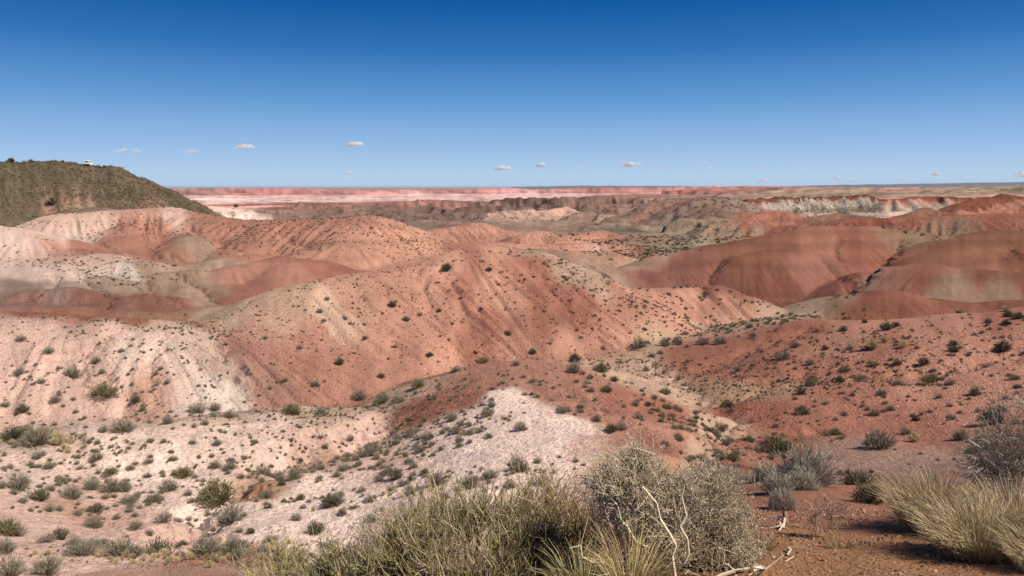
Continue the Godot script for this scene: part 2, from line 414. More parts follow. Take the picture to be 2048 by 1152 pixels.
func lay_floor() -> void:
	# a thin-plate surface through the floor points, solved on a coarse grid and read smoothly
	var n := FLOOR.size()
	var pu := PackedFloat64Array()
	var pl := PackedFloat64Array()
	var m := []
	for k in n:
		pu.append(FLOOR[k][0] / (FLOOR[k][2] + 3.0) * 2.2)
		pl.append(log(FLOOR[k][2] + 3.0))
	var size := n + 3
	for a in size:
		var line := PackedFloat64Array()
		line.resize(size + 1)
		if a < n:
			for c in n:
				line[c] = plate(pu[a], pl[a], pu[c], pl[c])
			line[a] += 0.002
			line[n] = 1.0
			line[n + 1] = pu[a]
			line[n + 2] = pl[a]
			line[size] = asinh(FLOOR[a][1])
		else:
			for c in n:
				line[c] = [1.0, pu[c], pl[c]][a - n]
		m.append(line)
	for p in size:
		var best := p
		for q in range(p + 1, size):
			if absf(m[q][p]) > absf(m[best][p]):
				best = q
		var swap = m[p]
		m[p] = m[best]
		m[best] = swap
		var pivot: PackedFloat64Array = m[p]
		for q in range(p + 1, size):
			var other: PackedFloat64Array = m[q]
			var f := other[p] / pivot[p]
			if f != 0.0:
				for c in range(p, size + 1):
					other[c] -= f * pivot[c]
				m[q] = other
	var w := PackedFloat64Array()
	w.resize(size)
	for p in range(size - 1, -1, -1):
		var sum: float = m[p][size]
		for c in range(p + 1, size):
			sum -= m[p][c] * w[c]
		w[p] = sum / m[p][p]
	var nr := 96
	var nc := 72
	var coarse := PackedFloat32Array()
	coarse.resize(nr * nc)
	for i in nr:
		var l := row_log(i * (ROWS - 1.0) / (nr - 1.0))
		for j in nc:
			var u := lerpf(-SPREAD, SPREAD, j / (nc - 1.0)) * 2.2
			var v := w[n] + w[n + 1] * u + w[n + 2] * l
			for k in n:
				var du := u - pu[k]
				var dl := l - pl[k]
				var rr := du * du + dl * dl
				if rr > 1e-9:
					v += w[k] * 0.5 * rr * log(rr)
			coarse[i * nc + j] = sinh(v)
	for i in ROWS:
		var fi := i * (nr - 1.0) / (ROWS - 1.0)
		var i1 := mini(int(fi), nr - 2)
		for j in COLS:
			var fj := j * (nc - 1.0) / (COLS - 1.0)
			var j1 := mini(int(fj), nc - 2)
			var t := fj - j1
			var col := [0.0, 0.0, 0.0, 0.0]
			for q in 4:
				var r := clampi(i1 - 1 + q, 0, nr - 1) * nc
				col[q] = cubic_interpolate(coarse[r + j1], coarse[r + j1 + 1], coarse[r + maxi(j1 - 1, 0)], coarse[r + mini(j1 + 2, nc - 1)], t)
			height[i * COLS + j] = cubic_interpolate(col[1], col[2], col[0], col[3], fi - i1)

func plate(ua: float, la: float, ub: float, lb: float) -> float:
	var rr := (ua - ub) * (ua - ub) + (la - lb) * (la - lb)
	return 0.0 if rr < 1e-12 else 0.5 * rr * log(rr)

func row_at(d: float) -> float:
	var l := log(maxf(d + 3.0, 1.2))
	for k in KNOT_ROW.size() - 1:
		if l <= KNOT_LOG[k + 1]:
			return lerpf(KNOT_ROW[k], KNOT_ROW[k + 1], (l - KNOT_LOG[k]) / (KNOT_LOG[k + 1] - KNOT_LOG[k])) * (ROWS - 1.0)
	return ROWS - 1.0

func raise_crest(k: int, c: Array) -> void:
	var slope: float = c[0]
	var rounding: float = c[1]
	var flat: float = c[2]
	var rill: float = c[4]
	var freq: float = c[5]
	var soft: float = c[6]
	var pts := PackedVector3Array()
	var lo := Vector3(INF, INF, INF)
	var hi := -lo
	for q in range(7, c.size(), 3):
		var p := Vector3(c[q], c[q + 1], c[q + 2])
		pts.append(p)
		lo = lo.min(p)
		hi = hi.max(p)
	var d_mid := (lo.z + hi.z) * 0.5
	var reach := 9.0 + flat + minf(d_mid * 0.32, maxf(130.0, d_mid * 0.13))
	var ia := clampi(int(row_at(lo.z - reach)), 0, ROWS - 1)
	var ib := clampi(int(row_at(hi.z + reach)) + 1, 0, ROWS - 1)
	for i in range(ia, ib + 1):
		var d := depth_of[i]
		var wide := SPREAD * (d + 3.0)
		var ja := clampi(int(((lo.x - reach) / wide * 0.5 + 0.5) * (COLS - 1)), 0, COLS - 1)
		var jb := clampi(int(((hi.x + reach) / wide * 0.5 + 0.5) * (COLS - 1)) + 1, 0, COLS - 1)
		for j in range(ja, jb + 1):
			var x := (2.0 * j / (COLS - 1.0) - 1.0) * wide
			var best := -INF
			var bd := 0.0
			var drop := 0.0
			var qx := 0.0
			var qz := 0.0
			for q in pts.size() - 1:
				var a := pts[q]
				var e := pts[q + 1] - a
				var t := clampf(((x - a.x) * e.x + (d - a.z) * e.z) / (e.x * e.x + e.z * e.z), 0.0, 1.0)
				var cx := a.x + e.x * t
				var cz := a.z + e.z * t
				var dist := sqrt((x - cx) * (x - cx) + (d - cz) * (d - cz))
				var out := maxf(dist - flat, 0.0)
				var fall := slope * (sqrt(out * out + rounding * rounding) - rounding) * (1.0 + 0.12 * minf(out / (rounding * 4.0), 1.0))
				var y := a.y + e.y * t - fall
				if y > best:
					best = y
					bd = dist
					drop = fall
					qx = cx
					qz = cz
			if bd > reach:
				continue
			var idx := i * COLS + j
			if best < height[idx] - soft:
				continue
			# rills keep their place along the whole way down from the crest
			var nx := (x - qx) / maxf(bd, 0.01)
			var nz := (d - qz) / maxf(bd, 0.01)
			var s := rill_noise.get_noise_2d((qx + nx * rounding * 2.0 + 0.05 * nz * bd) * freq, (qz + nz * rounding * 2.0) * freq)
			var cut := smoothstep(0.0, rounding * 2.5, bd)
			var s2 := rill_noise.get_noise_2d((qx + nx * rounding * 2.0) * freq * 4.0 + 30.0, (qz + nz * rounding * 2.0) * freq * 4.0)
			best -= rill * cut * (1.0 - absf(s) * 2.4) + rill * 0.8 * cut * (0.3 - absf(s2))
			var h := height[idx]
			var f := clampf(0.5 + 0.5 * (best - h) / soft, 0.0, 1.0)
			height[idx] = lerpf(h, best, f) + soft * f * (1.0 - f) * 0.5
			if best > h:
				soil_of[idx] = k
				below[idx] = drop
				streak[idx] = 0.45 * s + 0.9 * s2

func roughen() -> void:
	for i in ROWS:
		var d := depth_of[i]
		var size := clampf(d * 0.03, 0.6, 12.0)
		for j in COLS:
			var x := (2.0 * j / (COLS - 1.0) - 1.0) * SPREAD * (d + 3.0)
			var idx := i * COLS + j
			var a := 0.10 * big_noise.get_noise_2d(x * 0.16, d * 0.16) * clampf(d / 12.0, 0.15, 1.0)
			a += 0.035 * mid_noise.get_noise_2d(x * 0.9, d * 0.9) * clampf(d / 8.0, 0.4, 1.0)
			if d > 120.0:
				var far := smoothstep(120.0, 500.0, d)
				a += far * 1.6 * mid_noise.get_noise_2d(x * 0.012, d * 0.012)
				a += smoothstep(200.0, 330.0, d) * 1.5 * (0.25 - absf(fine_noise.get_noise_2d(x * 0.035, d * 0.04)))
				a += far * 2.6 * (0.3 - absf(mid_noise.get_noise_2d(x * 0.009 + 9.0, d * 0.014)))
				if d > 420.0:
					var v := smoothstep(420.0, 900.0, d)
					a += v * 7.0 * (0.35 - absf(big_noise.get_noise_2d(x * 0.0021, d * 0.0035)))
			height[idx] += a

func ground_y(x: float, d: float) -> float:
	var fi := clampf(row_at(d), 0.0, ROWS - 1.001)
	var fj := clampf((x / (SPREAD * (d + 3.0)) * 0.5 + 0.5) * (COLS - 1.0), 0.0, COLS - 1.001)
	var i := int(fi)
	var j := int(fj)
	var s := fi - i
	var t := fj - j
	var k := i * COLS + j
	return lerpf(lerpf(height[k], height[k + 1], t), lerpf(height[k + COLS], height[k + COLS + 1], t), s)

# ---------------------------------------------------------------- its soils
# Soil samples: x, depth, colour in sunlight. The ground takes the colour of the soils around each point.
var SOIL_SAMPLES := [
	[-6.65, 9.67, 202, 173, 161],
	[-4.37, 7.91, 188, 154, 137],
	[-4.35, 10.64, 152, 116, 101],
	[-3.55, 7.38, 166, 134, 118],
	[-7.55, 12.17, 202, 173, 161],
	[-8.81, 12.93, 202, 173, 161],
	[-9.02, 14.62, 188, 154, 137],
	[-9.66, 16.67, 202, 173, 161],
	[-11.21, 16.57, 209, 186, 175],
	[-9.06, 18.63, 228, 206, 194],
	[-10.29, 19.02, 228, 206, 194],
	[-7.07, 16.09, 228, 206, 194],
	[-6.14, 13.48, 202, 173, 161],
	[-6.16, 11.99, 202, 173, 161],
	[-6.25, 16.33, 165, 128, 107],
	[-5.72, 14.92, 228, 206, 194],
	[-6.00, 21.25, 169, 138, 120],
	[-4.36, 13.28, 228, 206, 194],
	[-3.33, 12.58, 228, 206, 194],
	[-4.46, 15.66, 228, 206, 194],
	[-3.29, 17.13, 209, 186, 175],
	[-3.31, 14.48, 228, 206, 194],
	[-1.64, 14.23, 228, 206, 194],
	[-0.68, 13.08, 228, 206, 194],
	[-1.90, 11.99, 202, 173, 161],
	[-2.24, 19.54, 209, 186, 175],
	[-2.85, 18.19, 202, 173, 161],
	[-0.98, 19.02, 228, 206, 194],
	[0.33, 18.08, 228, 206, 194],
	[0.38, 21.25, 228, 206, 194],
	[1.28, 19.14, 228, 206, 194],
	[0.76, 14.35, 228, 206, 194],
	[-0.15, 15.06, 228, 206, 194],
	[0.65, 16.52, 228, 206, 194],
	[1.22, 13.85, 202, 173, 161],
	[1.93, 16.13, 188, 154, 137],
	[1.37, 16.23, 202, 173, 161],
	[1.81, 13.85, 188, 154, 137],
	[0.10, 23.89, 228, 206, 194],
	[-0.95, 21.38, 228, 206, 194],
	[-1.83, 21.25, 209, 186, 175],
	[0.71, 28.50, 164, 123, 108],
	[-0.46, 27.66, 164, 123, 108],
	[1.49, 25.06, 164, 123, 108],
	[-1.64, 25.21, 150, 106, 92],
	[-2.87, 25.29, 150, 106, 92],
	[-3.37, 25.06, 141, 98, 85],
	[2.17, 24.98, 164, 123, 108],
	[2.29, 21.19, 164, 123, 108],
	[3.15, 20.08, 164, 123, 108],
	[3.68, 19.14, 150, 106, 92],
	[4.62, 20.38, 164, 123, 108],
	[3.99, 25.51, 150, 106, 92],
	[3.14, 29.20, 164, 123, 108],
	[6.04, 26.77, 150, 106, 92],
	[4.07, 16.33, 183, 140, 122],
	[3.46, 16.18, 183, 140, 122],
	[2.61, 16.57, 164, 123, 108],
	[5.98, 33.91, 180, 153, 136],
	[8.67, 39.87, 180, 153, 136],
	[5.72, 42.46, 180, 153, 136],
	[9.09, 29.37, 180, 153, 136],
	[7.51, 25.98, 180, 153, 136],
	[5.08, 19.90, 180, 153, 136],
	[8.71, 33.51, 180, 153, 136],
	[8.59, 38.23, 180, 153, 136],
	[8.19, 43.23, 180, 153, 136],
	[10.14, 50.06, 182, 160, 136],
	[9.03, 46.03, 180, 153, 136],
	[7.79, 50.36, 183, 140, 122],
	[16.48, 61.00, 180, 153, 136],
	[20.48, 65.94, 180, 153, 136],
	[23.59, 68.56, 180, 153, 136],
	[27.98, 71.50, 163, 141, 124],
	[20.45, 70.86, 127, 88, 78],
	[32.08, 97.34, 126, 86, 76],
	[37.47, 97.63, 126, 86, 76],
	[40.39, 96.76, 128, 86, 76],
	[43.84, 97.34, 130, 90, 78],
	[18.74, 69.81, 131, 92, 83],
	[21.34, 99.70, 131, 94, 85],
	[2.29, 6.06, 154, 112, 96],
	[2.70, 5.65, 154, 112, 96],
	[1.69, 4.12, 154, 118, 90],
	[1.95, 3.77, 154, 118, 90],
	[1.28, 3.77, 154, 118, 90],
	[2.81, 4.80, 154, 118, 90],
	[2.76, 3.98, 154, 118, 90],
	[3.66, 5.93, 154, 112, 96],
	[9.97, 19.60, 157, 130, 119],
	[10.05, 22.97, 157, 130, 119],
	[11.23, 19.43, 157, 130, 119],
	[11.07, 23.46, 157, 130, 119],
	[7.74, 19.14, 142, 109, 99],
	[2.56, 7.98, 139, 101, 88],
	[5.63, 18.46, 130, 91, 78],
	[8.91, 23.82, 139, 98, 83],
	[8.26, 24.91, 150, 106, 92],
	[10.17, 15.66, 146, 111, 102],
	[13.44, 19.14, 140, 102, 90],
	[10.25, 29.81, 151, 101, 86],
	[9.73, 30.81, 141, 94, 80],
	[11.49, 28.76, 160, 113, 98],
	[13.13, 28.00, 160, 113, 98],
	[15.22, 26.53, 160, 113, 98],
	[17.29, 26.93, 177, 132, 115],
	[20.88, 30.08, 177, 132, 115],
	[16.15, 32.23, 160, 113, 98],
	[18.22, 30.81, 177, 132, 115],
	[14.26, 33.01, 160, 113, 98],
	[12.71, 35.05, 163, 131, 112],
	[11.12, 35.37, 155, 128, 110],
	[12.71, 43.49, 141, 98, 85],
	[10.87, 42.08, 141, 98, 85],
	[11.24, 46.03, 141, 98, 85],
	[15.30, 42.46, 160, 113, 98],
	[12.81, 39.16, 151, 105, 91],
	[14.78, 37.32, 160, 113, 98],
	[18.45, 43.10, 177, 132, 115],
	[21.55, 43.49, 177, 132, 115],
	[20.08, 37.77, 160, 113, 98],
	[24.83, 41.57, 177, 132, 115],
	[23.25, 36.66, 177, 132, 115],
	[27.98, 40.83, 160, 113, 98],
	[16.85, 46.03, 160, 113, 98],
	[19.49, 34.32, 177, 132, 115],
	[24.96, 36.22, 177, 132, 115],
	[-23.02, 34.63, 202, 173, 161],
	[-19.95, 35.47, 202, 173, 161],
	[-16.63, 36.11, 202, 173, 161],
	[-20.83, 32.91, 202, 173, 161],
	[-17.43, 32.81, 209, 186, 175],
	[-15.45, 33.41, 209, 186, 175],
	[-13.81, 32.13, 209, 186, 175],
	[-12.59, 31.18, 207, 194, 184],
	[-15.30, 35.26, 209, 186, 175],
	[-17.75, 31.28, 202, 173, 161],
	[-19.24, 30.17, 202, 173, 161],
	[-15.19, 30.35, 188, 154, 137],
	[-16.76, 29.37, 202, 173, 161],
	[-19.08, 28.25, 202, 173, 161],
	[-13.26, 33.61, 172, 151, 140],
	[-14.54, 35.15, 196, 170, 157],
	[-13.84, 20.63, 167, 150, 134],
	[-10.95, 21.77, 183, 161, 144],
	[-10.13, 20.08, 209, 186, 175],
	[-11.78, 19.31, 209, 186, 175],
	[-8.64, 21.64, 209, 186, 175],
	[-6.87, 23.32, 202, 173, 161],
	[-5.62, 24.98, 202, 173, 161],
	[-7.05, 21.32, 209, 186, 175],
	[-12.68, 18.24, 209, 186, 175],
	[-5.31, 23.53, 202, 173, 161],
	[-7.58, 23.53, 209, 186, 175],
	[-9.61, 23.32, 180, 157, 142],
	[-6.68, 25.74, 176, 157, 141],
	[-6.11, 32.23, 174, 151, 133],
	[-8.37, 26.05, 166, 142, 128],
	[-12.60, 35.05, 158, 116, 108],
	[-13.34, 35.79, 152, 116, 108],
	[-10.81, 32.33, 159, 124, 110],
	[-12.86, 37.32, 171, 134, 118],
	[-13.14, 41.57, 177, 146, 128],
	[-12.82, 44.54, 177, 148, 128],
	[-11.25, 44.27, 201, 172, 151],
	[-10.69, 43.10, 201, 170, 152],
	[-10.47, 47.72, 181, 143, 124],
	[-10.76, 38.92, 164, 123, 108],
	[-10.22, 35.05, 164, 123, 108],
	[-10.74, 42.08, 164, 123, 108],
	[-8.95, 40.35, 164, 123, 108],
	[-8.34, 44.67, 183, 140, 122],
	[-7.34, 48.29, 183, 140, 122],
	[-6.14, 52.20, 183, 140, 122],
	[-8.24, 49.91, 183, 140, 122],
	[-6.49, 42.33, 164, 123, 108],
	[-5.49, 46.31, 183, 140, 122],
	[-4.21, 50.06, 170, 128, 112],
	[-3.39, 53.31, 163, 116, 102],
	[-2.51, 58.15, 162, 118, 104],
	[-3.77, 44.41, 183, 140, 122],
	[-2.34, 46.31, 150, 106, 92],
	[-0.81, 49.46, 150, 106, 92],
	[-0.86, 52.67, 183, 140, 122],
	[0.97, 55.10, 165, 122, 106],
	[0.21, 51.89, 183, 140, 122],
	[2.74, 53.15, 150, 106, 92],
	[2.56, 49.32, 150, 106, 92],
	[0.84, 47.29, 164, 123, 108],
	[4.44, 51.74, 141, 98, 85],
	[5.85, 55.26, 150, 106, 92],
	[6.02, 50.06, 164, 123, 108],
	[4.14, 48.00, 183, 140, 122],
	[2.19, 57.80, 150, 106, 92],
	[7.55, 53.79, 164, 123, 108],
	[-8.33, 35.15, 164, 123, 108],
	[-6.57, 39.16, 164, 123, 108],
	[-8.78, 34.01, 164, 123, 108],
	[-4.70, 41.70, 183, 140, 122],
	[11.50, 61.37, 183, 140, 122],
	[17.39, 68.15, 183, 140, 122],
	[20.17, 69.81, 183, 140, 122],
	[12.88, 57.97, 183, 140, 122],
	[20.99, 67.75, 183, 140, 122],
	[8.81, 57.45, 164, 123, 108],
	[16.78, 65.55, 183, 140, 122],
	[-24.52, 36.99, 141, 98, 85],
	[-24.00, 40.35, 141, 98, 85],
	[-20.22, 38.34, 141, 98, 85],
	[-21.39, 46.59, 147, 114, 98],
	[-18.01, 44.54, 162, 141, 122],
	[-15.78, 41.08, 172, 147, 130],
	[-16.81, 39.51, 148, 116, 102],
	[-35.04, 55.93, 136, 115, 107],
	[-36.64, 55.43, 136, 105, 96],
	[-32.60, 55.59, 132, 97, 87],
	[-40.88, 60.10, 146, 128, 119],
	[-28.71, 57.63, 140, 102, 90],
	[-26.78, 57.63, 140, 102, 90],
	[-31.16, 66.34, 157, 134, 117],
	[-37.24, 74.11, 162, 139, 122],
	[-35.90, 65.16, 170, 149, 134],
	[-39.08, 62.48, 156, 138, 127],
	[-24.47, 61.74, 161, 138, 122],
	[-27.33, 64.57, 161, 138, 122],
	[-29.32, 71.71, 156, 132, 115],
	[-22.93, 62.11, 150, 106, 92],
	[-23.55, 68.97, 150, 106, 92],
	[-23.24, 74.11, 164, 123, 108],
	[-27.82, 75.69, 164, 123, 108],
	[-21.80, 76.14, 164, 123, 108],
	[-20.35, 80.60, 150, 106, 92],
	[-18.01, 82.31, 150, 106, 92],
	[-23.50, 80.36, 150, 106, 92],
	[-25.36, 65.16, 151, 123, 106],
	[-56.25, 81.82, 209, 186, 175],
	[-51.38, 79.16, 202, 173, 161],
	[-43.63, 71.50, 209, 186, 175],
	[-44.19, 67.14, 209, 186, 175],
	[-40.86, 73.45, 209, 186, 175],
	[-38.22, 72.14, 207, 194, 184],
	[-45.01, 78.22, 202, 173, 161],
	[-41.52, 76.60, 202, 173, 161],
	[-38.00, 73.67, 164, 141, 122],
	[-52.14, 84.05, 190, 152, 136],
	[-56.12, 86.87, 202, 173, 161],
	[-69.54, 112.39, 202, 173, 161],
	[-65.64, 112.06, 209, 186, 175],
	[-69.62, 116.51, 202, 173, 161],
	[-64.94, 117.91, 202, 173, 161],
	[-54.59, 87.13, 209, 186, 175],
	[-56.64, 122.23, 202, 173, 161],
	[-60.18, 121.13, 190, 152, 136],
	[-59.31, 114.43, 164, 123, 108],
	[-56.14, 115.81, 164, 123, 108],
	[-53.87, 99.70, 164, 123, 108],
	[-49.24, 84.81, 157, 116, 101],
	[-50.48, 103.66, 151, 111, 96],
	[-51.44, 98.81, 154, 113, 98],
	[-49.52, 118.62, 164, 123, 108],
	[-43.61, 115.46, 164, 123, 108],
	[-35.99, 113.41, 164, 123, 108],
	[-27.40, 109.40, 164, 123, 108],
	[-21.45, 109.08, 164, 123, 108],
	[-22.02, 101.21, 183, 140, 122],
	[-23.93, 95.03, 183, 140, 122],
	[-30.14, 105.86, 164, 123, 108],
	[-33.52, 105.22, 164, 123, 108],
	[-37.35, 106.17, 164, 123, 108],
	[-36.26, 99.11, 164, 123, 108],
	[-44.69, 103.35, 161, 138, 122],
	[-42.22, 100.60, 156, 132, 115],
	[-43.76, 95.03, 156, 120, 105],
	[-34.70, 88.18, 161, 138, 122],
	[-36.67, 87.13, 168, 147, 128],
	[-18.59, 97.34, 183, 140, 122],
	[-16.98, 103.66, 183, 140, 122],
	[-14.60, 96.76, 194, 150, 131],
	[-12.24, 104.60, 195, 152, 132],
	[-4.83, 57.80, 195, 152, 132],
	[-16.72, 93.90, 193, 148, 129],
	[3.97, 61.37, 170, 139, 121],
	[2.30, 61.00, 161, 138, 122],
	[6.64, 63.05, 161, 138, 122],
	[14.30, 97.92, 161, 138, 122],
	[6.78, 56.77, 180, 153, 136],
	[5.35, 58.15, 161, 138, 122],
	[18.72, 108.42, 171, 142, 123],
	[22.51, 162.46, 183, 140, 122],
	[18.89, 101.21, 131, 90, 83],
	[15.82, 99.11, 138, 101, 91],
	[22.95, 104.28, 132, 92, 83],
	[25.89, 101.81, 132, 92, 83],
	[30.75, 107.13, 137, 96, 81],
	[32.19, 100.00, 128, 86, 76],
	[38.25, 108.10, 137, 96, 81],
	[40.60, 104.60, 154, 110, 96],
	[42.12, 101.21, 149, 108, 96],
	[35.67, 98.22, 128, 86, 76],
	[42.03, 97.63, 133, 89, 78],
	[49.11, 116.86, 154, 112, 96],
	[52.03, 114.43, 138, 94, 80],
	[58.87, 120.77, 137, 97, 83],
	[57.43, 112.73, 135, 92, 79],
	[20.60, 106.81, 175, 142, 125],
	[35.66, 111.39, 137, 96, 81],
	[50.94, 108.42, 139, 96, 85],
	[72.40, 130.55, 135, 112, 95],
	[92.93, 158.14, 140, 114, 98],
	[66.95, 128.61, 141, 113, 96],
	[64.91, 110.06, 130, 93, 77],
	[76.64, 116.86, 130, 93, 77],
	[47.97, 91.41, 150, 111, 98],
	[50.86, 91.13, 137, 94, 81],
	[71.59, 108.75, 139, 98, 83],
	[55.89, 89.24, 131, 90, 77],
	[60.35, 88.71, 130, 90, 77],
	[46.92, 89.24, 130, 90, 77],
	[34.40, 69.81, 129, 88, 75],
	[31.14, 67.75, 131, 88, 75],
	[38.36, 68.36, 137, 94, 81],
	[45.89, 69.18, 139, 96, 83],
	[51.13, 86.09, 147, 124, 109],
	[55.32, 85.32, 143, 120, 105],
	[45.08, 91.68, 140, 114, 99],
	[31.27, 70.22, 140, 113, 97],
	[83.90, 185.35, 145, 98, 84],
	[89.86, 173.01, 143, 98, 84],
	[90.84, 187.02, 137, 89, 75],
	[100.34, 161.98, 137, 90, 76],
	[106.53, 158.14, 142, 98, 84],
	[126.89, 188.71, 142, 93, 77],
	[143.82, 245.63, 138, 102, 85],
	[72.59, 202.17, 153, 106, 92],
	[64.18, 210.20, 152, 104, 89],
	[35.20, 160.53, 146, 134, 120],
	[43.98, 174.05, 159, 147, 125],
	[40.31, 196.20, 149, 134, 120],
	[29.98, 161.49, 140, 132, 113],
	[31.46, 198.57, 145, 122, 107],
	[58.82, 205.84, 158, 137, 119],
	[64.91, 203.39, 162, 133, 116],
	[58.61, 245.63, 147, 130, 114],
	[-12.25, 111.39, 183, 140, 122],
	[-9.88, 199.17, 183, 140, 122],
	[-9.63, 193.87, 164, 123, 108],
	[-9.20, 110.39, 159, 121, 105],
	[0.75, 185.35, 164, 123, 108],
	[7.10, 188.71, 183, 140, 122],
	[10.54, 163.44, 183, 140, 122],
	[21.05, 200.96, 183, 140, 122],
	[26.21, 199.17, 164, 123, 108],
	[28.13, 163.44, 150, 106, 92],
	[-0.97, 59.92, 183, 140, 122],
	[19.46, 164.42, 199, 161, 147],
	[-42.92, 330.42, 133, 113, 104],
	[-30.36, 365.85, 145, 123, 113],
	[-6.78, 422.42, 171, 144, 130],
	[12.95, 345.61, 158, 136, 123],
	[31.49, 373.60, 149, 127, 116],
	[-5.03, 313.08, 146, 125, 113],
	[46.14, 351.88, 143, 121, 108],
	[-59.44, 396.67, 119, 100, 92],
	[-116.90, 540.04, 134, 109, 100],
	[-88.79, 544.91, 129, 108, 100],
	[17.40, 464.92, 194, 160, 145],
	[4.80, 448.50, 169, 144, 131],
	[-36.51, 440.52, 129, 108, 100],
	[64.47, 349.78, 145, 116, 104],
	[72.74, 334.41, 143, 114, 102],
	[79.08, 314.96, 136, 113, 101],
	[47.21, 271.15, 150, 136, 124],
	[43.91, 266.32, 110, 100, 90],
	[105.87, 372.49, 134, 116, 106],
	[80.18, 302.93, 134, 113, 102],
	[68.49, 314.02, 137, 117, 107],
	[91.58, 265.52, 157, 110, 96],
	[88.29, 289.62, 153, 108, 94],
	[95.26, 260.79, 157, 110, 96],
	[117.48, 267.92, 131, 103, 90],
	[135.96, 246.37, 132, 100, 86],
	[190.99, 326.49, 151, 111, 97],
	[172.15, 448.50, 138, 83, 72],
	[196.06, 448.50, 136, 83, 72],
	[206.13, 444.49, 147, 93, 83],
	[157.51, 440.52, 224, 199, 187],
	[182.65, 444.49, 231, 206, 195],
	[199.79, 443.16, 228, 195, 182],
	[204.84, 406.29, 231, 210, 201],
	[168.91, 439.20, 140, 129, 115],
	[198.27, 439.20, 129, 119, 106],
	[203.19, 402.66, 139, 126, 113],
	[223.57, 411.19, 157, 102, 90],
	[223.81, 406.29, 197, 149, 136],
	[238.68, 408.73, 196, 147, 134],
	[214.75, 399.05, 213, 189, 176],
	[209.00, 338.44, 170, 120, 108],
	[227.00, 345.61, 146, 93, 80],
	[229.01, 341.49, 159, 110, 99],
	[214.58, 336.42, 175, 129, 118],
	[225.91, 336.42, 199, 160, 146],
	[-368.61, 945.58, 219, 170, 159],
	[-147.29, 405.07, 231, 208, 197],
	[-241.99, 642.51, 231, 197, 187],
	[-199.54, 592.59, 157, 131, 122],
	[-197.90, 638.67, 147, 122, 113],
	[-214.32, 757.58, 160, 124, 115],
	[-461.42, 1900.28, 160, 117, 110],
	[-345.26, 1888.92, 152, 112, 105],
	[-124.10, 437.88, 136, 113, 104],
	[-77.81, 711.39, 153, 116, 107],
	[-35.32, 715.67, 140, 114, 105],
	[13.01, 750.81, 135, 110, 101],
	[60.84, 724.30, 138, 112, 103],
	[110.74, 735.23, 141, 114, 105],
	[-27.98, 566.55, 124, 103, 95],
	[12.72, 733.03, 122, 102, 95],
	[69.83, 594.37, 130, 107, 98],
	[-1057.53, 2763.33, 231, 199, 193],
	[-1068.72, 3059.60, 231, 199, 193],
	[-837.13, 2705.99, 224, 193, 187],
	[-1646.04, 4304.98, 220, 180, 174],
	[-1019.19, 3607.58, 209, 176, 169],
	[-826.90, 3830.32, 211, 180, 174],
	[-657.94, 4409.39, 213, 180, 176],
	[-422.99, 5121.83, 228, 191, 187],
	[-78.74, 4926.21, 231, 195, 191],
	[276.03, 5454.37, 224, 187, 182],
	[-765.08, 3068.78, 213, 180, 174],
	[-2272.36, 5470.74, 159, 126, 119],
	[-1937.00, 5553.29, 186, 135, 128],
	[-1562.65, 5536.68, 199, 145, 138],
	[-2361.33, 5687.98, 174, 135, 128],
	[-1793.86, 5687.98, 196, 137, 130],
	[-1190.21, 5520.12, 180, 127, 122],
	[-830.44, 5569.95, 210, 156, 150],
	[-524.47, 6354.66, 202, 147, 141],
	[-719.45, 14613.42, 180, 127, 122],
	[254.30, 14701.23, 180, 127, 122],
	[806.76, 6889.98, 178, 125, 119],
	[731.35, 6241.47, 219, 170, 161],
	[1053.11, 4852.98, 179, 124, 115],
	[829.30, 3818.86, 153, 126, 116],
	[1291.79, 4557.10, 171, 124, 112],
	[1109.77, 3911.48, 156, 135, 123],
	[360.03, 1135.16, 148, 129, 116],
	[1477.30, 3853.33, 167, 146, 125],
	[1556.81, 3459.42, 155, 141, 120],
	[1584.57, 2881.68, 151, 137, 116],
	[925.86, 1425.37, 155, 141, 120],
	[1567.80, 4091.24, 181, 133, 121],
	[1785.99, 3459.42, 190, 150, 133],
	[1870.82, 2881.68, 159, 139, 123],
	[-192.89, 324.54, 100, 91, 77],
	[-184.89, 325.51, 100, 91, 77],
	[-179.01, 326.49, 100, 91, 77],
	[-199.18, 324.54, 100, 91, 77],
	[-194.92, 332.41, 100, 91, 77],
	[-180.76, 321.63, 100, 91, 77],
	[-174.97, 331.42, 100, 91, 77],
	[-192.84, 316.85, 100, 91, 77],
	[-207.62, 324.54, 100, 91, 77],
	[-211.30, 316.85, 100, 91, 77],
	[-167.47, 338.44, 100, 91, 77],
	[-160.60, 342.52, 100, 91, 77],
	[-197.28, 306.58, 100, 91, 77],
	[-205.80, 307.50, 100, 91, 77],
	[-210.85, 326.49, 100, 91, 77],
	[-192.23, 331.42, 100, 91, 77],
	[-173.47, 337.43, 100, 91, 77],
	[-201.01, 313.08, 100, 91, 77],
	[-185.55, 318.76, 100, 91, 77],
	[-162.22, 336.42, 100, 91, 77],
	[-174.30, 325.51, 100, 91, 77],
	[-129.19, 194.45, 100, 91, 77],
	[-156.68, 348.73, 100, 91, 77],
	[-187.70, 314.96, 159, 124, 110],
	[-180.46, 316.85, 160, 128, 114],
	[-160.43, 332.41, 158, 124, 110],
	[-157.38, 330.42, 162, 130, 117],
	[-191.76, 305.67, 159, 128, 115],
	[-167.45, 324.54, 100, 91, 77],
	[-174.20, 316.85, 160, 133, 120],
	[-192.35, 312.14, 100, 91, 77],
	[-150.57, 361.49, 100, 91, 77],
	[-127.41, 185.91, 111, 100, 84],
	[-122.07, 189.28, 100, 91, 77],
]

var soil_grid := PackedVector3Array()
const SOIL_ROWS := 300
const SOIL_COLS := 170

